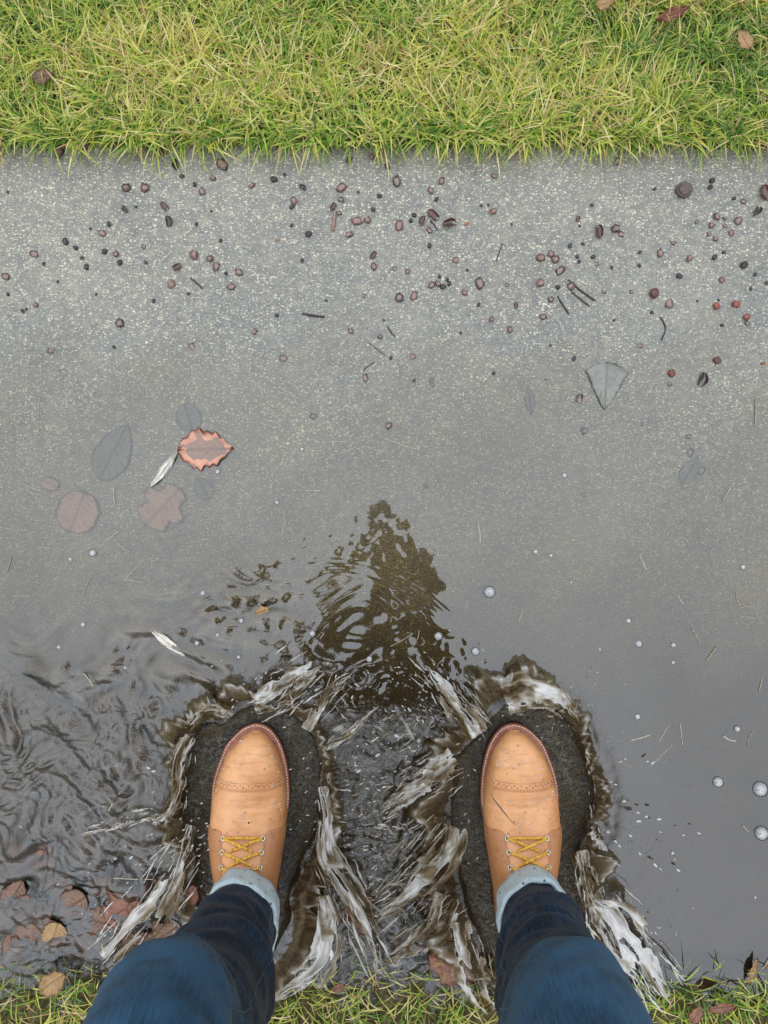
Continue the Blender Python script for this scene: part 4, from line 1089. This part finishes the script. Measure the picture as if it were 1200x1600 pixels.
def husk_mesh(name, mat, seed):
    """curled half-open shell"""
    nu, nv = 16, 12; V = []; r = random.Random(seed)
    for sgn in (1, .86):
        for i in range(nu):
            u = i / (nu - 1) * 2 - 1
            for j in range(nv):
                a = (j / (nv - 1) - .5) * math.pi * 1.25
                w_ = .52 * math.sqrt(max(0, 1 - u * u)) * sgn + .03
                q = mnoise.noise(Vector((u * 2 + seed, a, 0))) * .13
                V.append((u * (1 if sgn == 1 else .95), math.sin(a) * w_ * (1 + q) + .12 * math.sin(u * 2.4 + seed), (1 - math.cos(a)) * w_ * .8 - .12 * (1 - sgn) + q * .5))
    g = grid_faces(nu, nv); F2 = [tuple(int(x) for x in f) for f in g] + [tuple(int(x) + nu * nv for x in f[::-1]) for f in g]
    for i in range(nu - 1):
        for j in (0, nv - 1):
            a = i * nv + j; F2.append((a, a + nv, a + nv + nu * nv, a + nu * nv))
    me = bpy.data.meshes.new(name); me.from_pydata(V, [], F2); me.materials.append(mat)
    me.polygons.foreach_set('use_smooth', np.ones(len(me.polygons), dtype=bool)); return me
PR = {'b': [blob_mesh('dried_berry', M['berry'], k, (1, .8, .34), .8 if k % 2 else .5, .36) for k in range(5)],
      'r': [blob_mesh('red_berry', M['redberry'], k + 20, (1, .9, .7), .25, .12) for k in range(3)],
      'h': [husk_mesh('berry_husk', M['berry'], k + 3) for k in range(4)],
      'p': [blob_mesh('seed_pellet', M['pellet'], k + 40, (1, .8, .6), 0, .2, 12, 8) for k in range(4)],
      'f': [blob_mesh('flat_flake', M['berry'], k + 60, (1, .8, .14), 0, .25, 14, 8) for k in range(3)],
      'o': [blob_mesh('orange_flake', M['flake'], k + 70, (1, .6, .2), 0, .25, 12, 8) for k in range(2)]}
INFO = {'b': ('dried_berry', 'berry', 'dried red-brown berries scattered over the wet pavement'), 'r': ('red_berry', 'berry', 'bright red berries on the pavement'),
        'h': ('berry_husk', 'husk', 'curled brown berry husks on the pavement'), 'p': ('seed_pellet', 'seed', 'small black seeds scattered over the wet pavement'),
        'f': ('flat_flake', 'husk', 'flat pinkish husk flakes on the wet pavement'), 'o': ('orange_flake', 'flake', 'orange flakes on the pavement')}
ADJ = {'b': 'shrivelled red-brown berry lying', 'r': 'wet bright red berry lying', 'h': 'curled brown husk lying', 'p': 'tiny black seed lying', 'f': 'flat pinkish husk flake lying', 'o': 'small orange flake lying'}
ITEMS = {
 'b': [(93,238,10),(347,257,11),(197,293,9),(226,293,9),(332,278,6),(159,364,7),(181,397,6),(303,397,9),(328,404,7),(338,416,8),(373,425,7),(361,448,7),(55,476,5),(393,290,6),
       (546,249,7),(581,245,6),(605,260,5),(620,283,9),(533,293,9),(533,312,6),(530,333,5),(459,313,7),(557,345,9),(574,343,7),(545,366,7),(624,352,9),(671,360,6),(673,297,6),(690,282,7),(772,275,5),
       (771,330,7),(584,416,7),(637,424,5),(675,445,7),(684,443,6),(624,465,9),(647,462,8),(750,442,10),(726,457,6),(965,252,7),(963,357,9),(845,403,9),(868,405,8),(875,423,9),(861,397,7),(845,442,8),(892,447,8),(861,468,6),
       (943,456,4),(987,456,4),(1078,403,7),(1120,338,7),(1133,341,4),(1112,352,6),(1133,353,4),(1143,364,6),(1108,365,5),(1118,373,5),(1162,315,5),(1128,438,6),(1032,395,7),(1089,347,4),(548,517,6),(594,526,5),
       (768,499,5),(797,515,6),(905,624,9),(913,673,8),(1046,600,5),(849,495,7),(187,505,9),(397,518,6),(607,665,8),(675,595,5),(1076,682,5),(1168,505,5)],
 'r': [(1023,458,9),(1120,478,6),(1151,475,7),(1167,495,6),(1050,583,7),(1121,563,7),(250,240,7),(472,1620,6)],
 'h': [(257,323,9),(263,346,10),(521,323,8),(473,293,7),(677,336,12),(702,350,13),(660,345,9),(936,362,12),(1183,330,10),(1195,302,15),(583,399,8),(806,477,6),(1097,593,13),(273,257,10),(195,327,7),(903,342,6),(1060,431,5),(277,417,9)],
 'p': [(163,393,6),(118,387,5),(128,403,4),(135,417,6),(187,410,6),(228,410,4),(212,323,3),(141,357,3),(170,350,5),(307,350,4),(284,275,5),(304,288,5),(102,377,7),(68,412,4),(35,486,4),(41,483,3),(294,459,4),(345,376,4),(353,427,4),(12,460,4),
       (428,280,7),(445,273,4),(456,323,5),(482,366,7),(583,327,5),(593,306,5),(647,336,5),(642,345,5),(671,384,5),(687,432,4),(699,437,4),(748,476,4),(752,321,3),(763,320,3),(682,311,5),(472,407,4),(456,352,4),(730,422,3),(692,448,6),(702,443,5),
       (925,320,4),(1110,292,5),(1113,282,6),(1147,310,4),(891,384,5),(911,381,4),(902,401,4),(905,409,4),(927,401,5),(1000,394,4),(999,415,4),(956,418,4),(1062,431,6),(1117,402,6),(1131,394,4),(1163,414,8),(1180,429,4),(1173,451,4),(1019,488,4),
       (872,449,5),(1023,295,4),(1123,469,3),(906,353,3),(1198,442,4),(771,583,4),(611,559,4),(897,560,5),(1128,508,4),(178,542,4),(647,595,4),(853,593,3),(433,493,4),(12,300,3),(560,300,3),(800,350,3),(330,330,3),(240,470,4),(90,440,3),(510,470,3),(600,500,3),(1090,470,3),(960,500,3),(720,520,3),(860,540,3),(150,460,3)],
 'f': [(316,299,7),(8,432,8),(53,397,8),(267,443,9),(713,406,7),(568,462,4),(617,420,5),(932,412,5),(970,366,6),(1154,345,8),(1052,379,5),(792,445,4),(644,557,7),(443,560,8),(300,542,7),(80,547,8),(1079,707,8),(1096,735,8),(912,773,5),(433,493,4),(1004,663,4),(675,600,6),(1046,474,9),(490,650,7),(225,385,5),(570,590,7),(1000,540,5)],
 'o': [(433,375,4),(729,349,5),(666,760,6),(1193,568,5),(1064,815,4)],
}
def copy_mesh(name, me, loc, rot, scl, label, cat, group, kind=None):
    o = bpy.data.objects.new(name, me); col.objects.link(o); o.location = loc; o.rotation_euler = rot; o.scale = (scl, scl, scl)
    return tag(o, label, cat, group, kind)
rr2 = random.Random(99)
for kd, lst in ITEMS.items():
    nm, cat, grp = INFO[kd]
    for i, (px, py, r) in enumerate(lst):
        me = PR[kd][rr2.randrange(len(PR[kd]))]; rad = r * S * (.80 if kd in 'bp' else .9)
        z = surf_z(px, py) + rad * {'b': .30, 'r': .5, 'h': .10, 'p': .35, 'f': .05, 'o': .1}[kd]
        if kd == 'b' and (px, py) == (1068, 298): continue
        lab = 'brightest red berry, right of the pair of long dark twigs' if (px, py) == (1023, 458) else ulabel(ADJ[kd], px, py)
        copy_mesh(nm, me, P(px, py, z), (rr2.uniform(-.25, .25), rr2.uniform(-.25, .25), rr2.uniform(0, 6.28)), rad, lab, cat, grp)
# the ring-rimmed husk
V = []; Fc = []
for i in range(30):
    a = 2 * math.pi * i / 30
    for k_, (rr_m, zz) in enumerate(((0.02, .22), (.45, .24), (.72, .28), (.86, .5), (1, .42), (1.04, .1), (.98, 0))):
        q = rr_m * (1 + .07 * mnoise.noise(Vector((math.cos(a) * 2, math.sin(a) * 2, k_)))); V.append((q * math.cos(a), q * .96 * math.sin(a), zz + .10 * mnoise.noise(Vector((math.cos(a) * 3 * rr_m, math.sin(a) * 3 * rr_m, 5)))))
for i in range(30):
    for k_ in range(6): Fc.append((i * 7 + k_, i * 7 + k_ + 1, ((i + 1) % 30) * 7 + k_ + 1, ((i + 1) % 30) * 7 + k_))
me = bpy.data.meshes.new('ring_husk'); me.from_pydata(V, [], Fc); me.materials.append(M['berry']); me.polygons.foreach_set('use_smooth', np.ones(len(me.polygons), dtype=bool))
copy_mesh('berry_husk', me, P(1068, 298, surf_z(1068, 298)), (0, 0, 0), .0118, 'large round husk with a raised dark rim, near the right end of the grass edge', 'husk', None)

# twigs and sticks
def stick(name, pts, r0, mat, label, cat, group=None, z0=None, knobs=True):
    p = catmull([(a, b_) for a, b_ in pts], 26); q = []
    for i, (a, b_) in enumerate(p):
        z = (surf_z(a, b_) if z0 is None else z0) + r0 * .75; q.append(P(a, b_, z))
    q = np.array(q); c = q.mean(0); rd = [r0 * (.8 + .35 * mnoise.noise(Vector((i * .5, r0 * 1e4, px_)))) * (.5 if i in (0, 25) else 1) for i, px_ in enumerate(p[:, 0] * .01)]
    b = MB(); b.tube(q - c, rd, 7)
    o = b.build(name, mat); o.location = c; tag(o, label, cat, group); return o
stick('twig', [(888,437),(905,452),(930,470)], .0016, M['twig'], 'longer upper twig of the pair of dark parallel twigs', 'twig')
stick('twig', [(893,456),(908,468),(921,478)], .0015, M['twig'], 'shorter lower twig of the pair of dark parallel twigs', 'twig')
stick('twig', [(871,462),(880,477),(889,490)], .0014, M['twig'], 'dark twig just left of the two long parallel twigs', 'twig')
stick('twig', [(472,490),(488,493),(507,495)], .0020, M['twig'], 'short thick brown twig lying level, alone in mid pavement', 'twig')
stick('twig', [(785,380),(780,395),(775,408)], .0009, M['twig'], 'thin upright twig ending in a small red tip', 'twig')
stick('twig', [(1032,495),(1040,513),(1033,532)], .0013, M['twig'], 'curved brown twig shaped like a closing bracket', 'twig')
stick('twig', [(297,434),(306,441),(316,451)], .0017, M['twig'], 'short black twig in the left berry scatter', 'twig')
stick('twig', [(605,510),(611,519),(617,526)], .0012, M['twig'], 'short dark twig right of two berries at the film edge', 'twig')
stick('twig', [(577,536),(590,546),(602,556)], .0008, M['twig'], 'very thin faint twig slanting at mid pavement', 'twig')
stick('twig', [(567,580),(575,572),(586,566)], .0008, M['twig'], 'faint thin twig at the start of the standing water', 'twig')
stick('twig', [(672,345),(680,353),(683,360)], .0012, M['twig'], 'black twig caught between curled brown husks', 'twig')
stick('stick', [(523,334),(522,346),(520,360)], .0028, M['pinkstick'], 'flat pink stick lying upright in the berry scatter', 'stick')
stick('twig', [(20,1385),(38,1392),(66,1378),(70,1366)], .0012, M['pinkstick'], 'bent red stem in the brown leaf pile at left', 'twig')
stick('twig', [(205,1345),(222,1358),(238,1348)], .0010, M['pinkstick'], 'dark red stem in the water left of the left boot', 'twig')
stick('twig', [(930,572),(950,568),(965,570),(955,576)], .0008, M['twig'], 'looped dark stem at the top of the grey fan-shaped leaf', 'twig')

# leaves
def leaf(pts_fn, mat, name, label, cx, cy, length, width, ang, z, curl=0., edge_lift=0., seed=0, wav=.08, tip=1.0, group=None, cup=0., relief=None):
    relief = relief if relief is not None else (.030 if z > 0 else .003)
    nu, nv = 34, 19; r = random.Random(seed); V = []; ed = []; ve = []
    for i in range(nu):
        u = i / (nu - 1)
        w_ = pts_fn(u) * (1 + wav * math.sin(u * 17 + seed) * .5 + wav * .6 * math.sin(u * 41 + seed * 2))
        for j in range(nv):
            v = j / (nv - 1) * 2 - 1
            a = abs(v); x_ = (u - .5); y_ = v * w_ * .5 * (width / length)
            x_ += .05 * math.sin(v * 2 + seed) * curl + wav * .12 * math.sin(v * 9 + seed) * (abs(u - .5) * 2) ** 2
            e = max(a ** 3, abs(2 * u - 1) ** 6)
            zz = edge_lift * e * (1 + .6 * math.sin(u * 19 + v * 3 + seed) + .4 * math.sin(v * 11 + u * 7)) + relief * mnoise.noise(Vector((u * 3 + seed, v * 2, 0))) * (1 + 3 * curl) + relief * .33 * (1 - math.exp(-(v / .10) ** 2)) + cup * (v * w_) ** 2 * .12 + curl * .25 * (u - .5) ** 2
            V.append((x_ * length * S, y_ * length * S, zz * length * S)); ed.append(e)
            sv = abs(((u * 7 + a * 1.6) % 1) - .5) * 2
            ve.append(max(math.exp(-(v / .05) ** 2), .5 * math.exp(-((1 - sv) / .16) ** 2)))
    me_o = mesh_obj(name, V, grid_faces(nu, nv), mat, attrs={'edge': ed, 'vein': ve})
    me_o.location = P(cx, cy, z); me_o.rotation_euler = (0, 0, R(ang))
    s_ = me_o.modifiers.new('thick', 'SOLIDIFY'); s_.thickness = .0004
    return tag(me_o, label, 'leaf', group)
ov = lambda u: math.sin(math.pi * u ** .8) ** .75 + .02
rd_ = lambda u: math.sqrt(max(0, 1 - (2 * u - 1) ** 2)) ** .9 + .02
fan = lambda u: min(1, (u * 1.25) ** .85) * (1 if u < .8 else math.sqrt(max(0, 1 - ((u - .8) / .2) ** 2.0)) * .55 + .45 * (1 - (u - .8) / .2)) + .01
lan = lambda u: math.sin(math.pi * u) ** .8 * (1 - .2 * u) + .02
lob = lambda u: (math.sin(math.pi * u ** .9) ** .6) * (1 + .22 * math.sin(u * 15)) + .02
WZ = -.0006
def uz(px, py, k=.5): g = float(zg_px(px, py)); return g * k + .0006
leaf(ov, M['l_grey'], 'leaf', 'large grey oval leaf under the water left of the crinkled orange leaf', 177, 707, 96, 56, 63, -.0012, seed=1, wav=.03)
leaf(ov, M['l_orange'], 'leaf', 'crinkled orange leaf with curled dark red edges floating in the puddle', 322, 702, 84, 60, 2, -.0012, curl=.10, edge_lift=.055, seed=2, wav=.16)
leaf(rd_, M['l_pink'], 'leaf', 'round pink leaf, leftmost of the leaves in the upper puddle', 121, 800, 66, 66, 70, -.0008, seed=3, wav=.06)
leaf(lob, M['l_pink'], 'leaf', 'broad torn pink leaf just below the bleached blade', 254, 792, 78, 64, 48, -.0008, seed=4, wav=.14)
leaf(rd_, M['l_grey'], 'leaf', 'faint round grey leaf touching the top of the crinkled orange leaf', 295, 652, 44, 38, 110, -.0018, seed=5, wav=.05)
leaf(ov, M['l_grey'], 'leaf', 'small dark grey leaf right of the torn pink leaf', 317, 763, 40, 29, 120, -.0015, seed=6, wav=.05)
leaf(fan, M['l_grey'], 'leaf', 'grey fan-shaped leaf with a folded top edge and reddish stem end', 947, 603, 74, 66, 86, .0005, seed=7, wav=.03, edge_lift=.01)
leaf(rd_, M['l_pink'], 'leaf', 'small tan leaf scrap at the left, above the round pink leaf', 78, 756, 28, 20, 160, -.0012, seed=8)
leaf(lan, M['l_grey'], 'leaf', 'slender faint grey leaf left of the grey fan-shaped leaf', 828, 625, 46, 17, 98, -.002, seed=9)
leaf(ov, M['l_grey'], 'leaf', 'blurred dark grey leaf under water at the right side', 1078, 735, 50, 26, 60, -.003, seed=10)
leaf(lob, M['l_brown'], 'leaf', 'biggest brown leaf in the pile, at the left picture edge', 52, 1440, 92, 66, 130, -.0020, seed=11, wav=.12)
leaf(rd_, M['l_brown'], 'leaf', 'round dark brown leaf between the biggest leaf and the rusty leaf', 112, 1414, 52, 46, 30, -.0015, seed=12, wav=.05)
leaf(lob, M['l_rust'], 'leaf', 'rusty orange leaf half out of the water beside the white splash', 194, 1418, 70, 56, 40, .0008, seed=13, wav=.14, edge_lift=.03, curl=.06)
leaf(rd_, M['l_tan'], 'leaf', 'tan round leaf lowest in the pile near the lower left grass', 85, 1462, 42, 40, 75, .0006, seed=14, wav=.08)
leaf(rd_, M['l_rust'], 'leaf', 'sunken reddish leaf highest in the pile at left', 66, 1338, 50, 42, 20, -.0045, seed=15, wav=.08)
leaf(ov, M['l_brown'], 'leaf', 'sunken brown leaf right under the highest reddish leaf', 92, 1382, 46, 40, 150, -.0035, seed=16)
leaf(lob, M['l_brown'], 'leaf', 'brown leaf between the white splash and the left trouser leg', 255, 1462, 66, 44, 35, .002, seed=17, wav=.12, edge_lift=.03)
leaf(ov, M['l_rust'], 'leaf', 'orange leaf tip by the left heel', 300, 1398, 34, 22, 80, .008, seed=18, wav=.1, edge_lift=.04)
leaf(lan, M['l_rust'], 'leaf', 'reddish leaf right of the white sheet between the boots', 560, 1438, 70, 30, -52, .001, seed=19, wav=.1)
leaf(ov, M['l_rust'], 'leaf', 'small reddish leaf above the meeting splashes between the legs', 580, 1394, 48, 26, -40, -.002, seed=20)
leaf(lob, M['l_brown'], 'leaf', 'dull brown leaf under the crossing streaks between the legs', 640, 1472, 76, 46, 10, -.003, seed=21)
leaf(lob, M['l_rust'], 'leaf', 'long pinkish-red leaf at the lower grass left of the right leg', 706, 1512, 84, 50, -35, .003, seed=22, wav=.12, edge_lift=.03)
leaf(ov, M['l_rust'], 'leaf', 'dark red leaf under water below the two crossing jets', 672, 1400, 40, 26, 70, -.004, seed=23)
leaf(lan, M['l_tan'], 'leaf', 'slim orange leaf standing at the lower right grass edge', 1176, 1516, 44, 12, 72, .006, seed=24, edge_lift=.05)
leaf(lan, M['l_rust'], 'leaf', 'orange leaf lying in the lower right corner grass', 1128, 1574, 44, 18, 8, .026, seed=25, edge_lift=.05)
leaf(ov, M['l_tan'], 'leaf', 'pale orange folded leaf in the lower left corner grass', 84, 1534, 48, 36, 35, .026, seed=26, edge_lift=.08, curl=.2)
leaf(lan, M['l_rust'], 'leaf', 'dark red curled leaf in the top right grass', 1050, 24, 56, 19, 24, .043, seed=27, edge_lift=.08, curl=.2)
leaf(ov, M['l_tan'], 'leaf', 'tan leaf in the grass near the top right corner', 1163, 62, 32, 24, 120, .043, seed=28, edge_lift=.06)
leaf(ov, M['l_tan'], 'leaf', 'small tan leaf at the top picture edge above the lawn middle', 945, 6, 30, 18, 20, .043, seed=29, edge_lift=.06)
leaf(ov, M['l_brown'], 'leaf', 'brown withered leaf in the upper left grass', 68, 120, 34, 22, 15, .040, seed=30, edge_lift=.06)
leaf(ov, M['l_rust'], 'leaf', 'little red leaf in the lower grass below the white crest', 530, 1543, 20, 14, 30, .02, seed=31, edge_lift=.06)
leaf(lan, M['l_white'], 'leaf', 'long bleached blade hanging from the crinkled orange leaf', 258, 732, 72, 15, 52, .0006, seed=32, curl=.5, wav=.02)
leaf(lan, M['l_white'], 'leaf', 'bleached blade floating above the left boot splash', 262, 1004, 70, 15, -38, .0008, seed=33, wav=.03)
for i_, (cx_, cy_, ln_, wd_, an_, z_, mt_, lb_) in enumerate([
    (22,1400,58,40,60,-.004,'l_brown','dull brown leaf cut by the left picture edge, above the biggest leaf'), (150,1438,54,40,-20,-.003,'l_brown','dark brown leaf sunk between the tan round leaf and the rusty leaf'),
    (130,1478,60,38,15,-.002,'l_brown','brown leaf sunk at the grass edge right of the tan round leaf'), (20,1480,50,36,100,-.002,'l_brown','brown leaf at the left picture edge just above the grass'),
    (215,1472,56,34,-30,-.002,'l_brown','brown leaf at the grass edge under the end of the left white splash'), (240,1392,40,28,75,-.006,'l_rust','dim reddish leaf seen through water beside the left splash'),
    (160,1385,44,34,10,-.006,'l_brown','faint brown leaf deep under water above the rusty leaf'), (30,1330,40,30,140,-.006,'l_brown','faint brown leaf left of the highest reddish leaf'),
    (620,1430,46,30,30,-.004,'l_brown','faint brown leaf below the crossing streaks, right of the reddish leaf'), (1088,1585,30,20,60,.022,'l_rust','small rust leaf in the lower right grass, left of the orange leaf'),
    (880,1570,36,22,10,.02,'l_brown','brown leaf in the grass hidden by the right knee')]):
    if i_ < 10: leaf([ov, lob, rd_][i_ % 3], M[mt_], 'leaf', lb_, cx_, cy_, ln_, wd_, an_, z_, seed=50 + i_, wav=.10, edge_lift=.02)
leaf(lob, M['l_tan'], 'leaf', 'small bleached tan scrap in the swirl above the left splash', 410, 955, 22, 16, 20, -.001, seed=34)

# pale straws floating on or lying under the water
STR = [((30,752),(72,770)),((178,762),(180,788)),((352,762),(300,764)),((375,764),(392,778)),((62,620),(60,680)),((1052,1162),(1017,1197)),((1045,1134),(1030,1160)),((1176,1142),(1168,1166)),((1178,1258),(1152,1236)),((986,1157),(1016,1148)),
       ((1062,1130),(1066,1164)),((128,935),(142,902)),((20,933),(46,931)),((193,906),(222,910)),((202,951),(232,965)),((130,1052),(146,1072)),((357,926),(392,938)),((600,685),(650,702)),((425,757),(444,750)),((489,748),(490,762)),((477,767),(500,767)),
       ((747,820),(750,848)),((1092,822),(1094,850)),((1096,838),(1118,842)),((1105,880),(1106,905)),((1150,926),(1156,948)),((1152,950),(1180,948)),((1155,964),(1178,966)),((1060,930),(1068,944)),((1080,982),(1094,1005)),((1032,1020),(1030,1046)),((810,972),(818,954)),
       ((1181,620),(1180,665)),((443,800),(445,824)),((236,878),(264,862)),((195,906),(222,878)),((270,848),(292,842)),((185,850),(202,862)),((166,845),(185,830)),((10,895),(18,870)),((1142,760),(1130,782)),((655,985),(652,1000)),((732,1040),(760,1032)),((538,925),(534,945)),
       ((1010,890),(1000,868)),((1120,1010),(1104,1032)),((960,1190),(990,1200)),((915,1178),(928,1170)),((1190,1060),(1186,1080)),((1130,1150),(1150,1158)),((610,1010),(645,990)),((1160,1290),(1170,1300)),((170,1268),(176,1256)),((30,1290),(44,1302)),((170,1372),(240,1374))]
for i, (a, b_) in enumerate(STR):
    mx, my = (a[0] + b_[0]) / 2 + rr2.uniform(-2, 2), (a[1] + b_[1]) / 2 + rr2.uniform(-2, 2)
    o = stick('straw', [a, (mx, my), b_], rr2.choice((.0005, .0007, .0010)), M['straw'], ulabel('pale dry straw lying', mx, my), 'straw', 'pale grass straws in the puddle', z0=rr2.choice((-.0008, .0002, .0002)) if my > 560 else None)

# bubbles floating on the puddle
BUB = [(882,743,5),(765,925,11),(145,864,7),(110,874,4),(317,927,5),(377,970,5),(340,992,4),(308,1005,5),(130,976,5),(92,1011,4),(196,1043,3),(373,1027,4),(488,990,6),(685,994,8),(743,1018,8),(577,1030,6),(1188,1233,14),(1190,1302,13),(1122,1222,10),
       (1152,1139,6),(996,1120,6),(837,862,5),(861,868,4),(982,970,5),(998,1006,7),(1052,1008,5),(1052,1035,4),(450,693,4),(472,702,4),(433,785,4),(1161,886,5),(937,1015,3),(1051,1333,4),(892,910,3),(340,737,5),(1180,1402,3)]
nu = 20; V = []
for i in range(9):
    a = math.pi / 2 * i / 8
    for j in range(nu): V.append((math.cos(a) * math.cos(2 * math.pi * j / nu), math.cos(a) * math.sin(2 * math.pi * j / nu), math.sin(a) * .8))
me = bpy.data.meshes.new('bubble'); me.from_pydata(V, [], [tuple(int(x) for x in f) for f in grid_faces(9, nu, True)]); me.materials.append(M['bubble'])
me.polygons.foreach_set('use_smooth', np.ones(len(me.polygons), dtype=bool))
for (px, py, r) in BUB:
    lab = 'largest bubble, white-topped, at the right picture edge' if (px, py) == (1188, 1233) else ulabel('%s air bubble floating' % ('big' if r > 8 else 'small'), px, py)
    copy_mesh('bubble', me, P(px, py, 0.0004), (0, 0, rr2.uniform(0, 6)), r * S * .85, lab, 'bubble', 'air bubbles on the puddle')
# drops thrown clear of the splash, in the air
DR = [(955,1222),(962,1226),(975,1252),(997,1270),(998,1283),(962,1315),(968,1322),(1000,1334),(1024,1352),(970,1190),(977,1186),(1012,1190),(1020,1192),(1030,1280),(1068,1305),(1092,1302),(985,1306),(945,1232),(950,1300),(1010,1276),(1032,1300),(940,1260),(150,1298),(240,1205),(232,1200),(280,1345),(205,1340),(180,1342),(700,1060),(640,1110),(560,1205),(590,1180),(620,1150),(545,1320),(600,1230),(1060,1360)]
b = MB(); b.ball((0, 0, 0), (1.7, .75, .75), 12, 8); me = bpy.data.meshes.new('water_drop'); me.from_pydata(b.V, [], b.F); me.materials.append(M['drop'])
me.polygons.foreach_set('use_smooth', np.ones(len(me.polygons), dtype=bool))
for (px, py) in DR:
    ang = math.atan2(-(py - 1250), px - (820 if px > 600 else 390))
    copy_mesh('water_drop', me, P(px, py, rr2.uniform(.006, .03)), (0, 0, ang + rr2.uniform(-.4, .4)), rr2.uniform(.0011, .0026), ulabel('white water drop flying', px, py), 'drop', 'water drops thrown clear of the splashes')
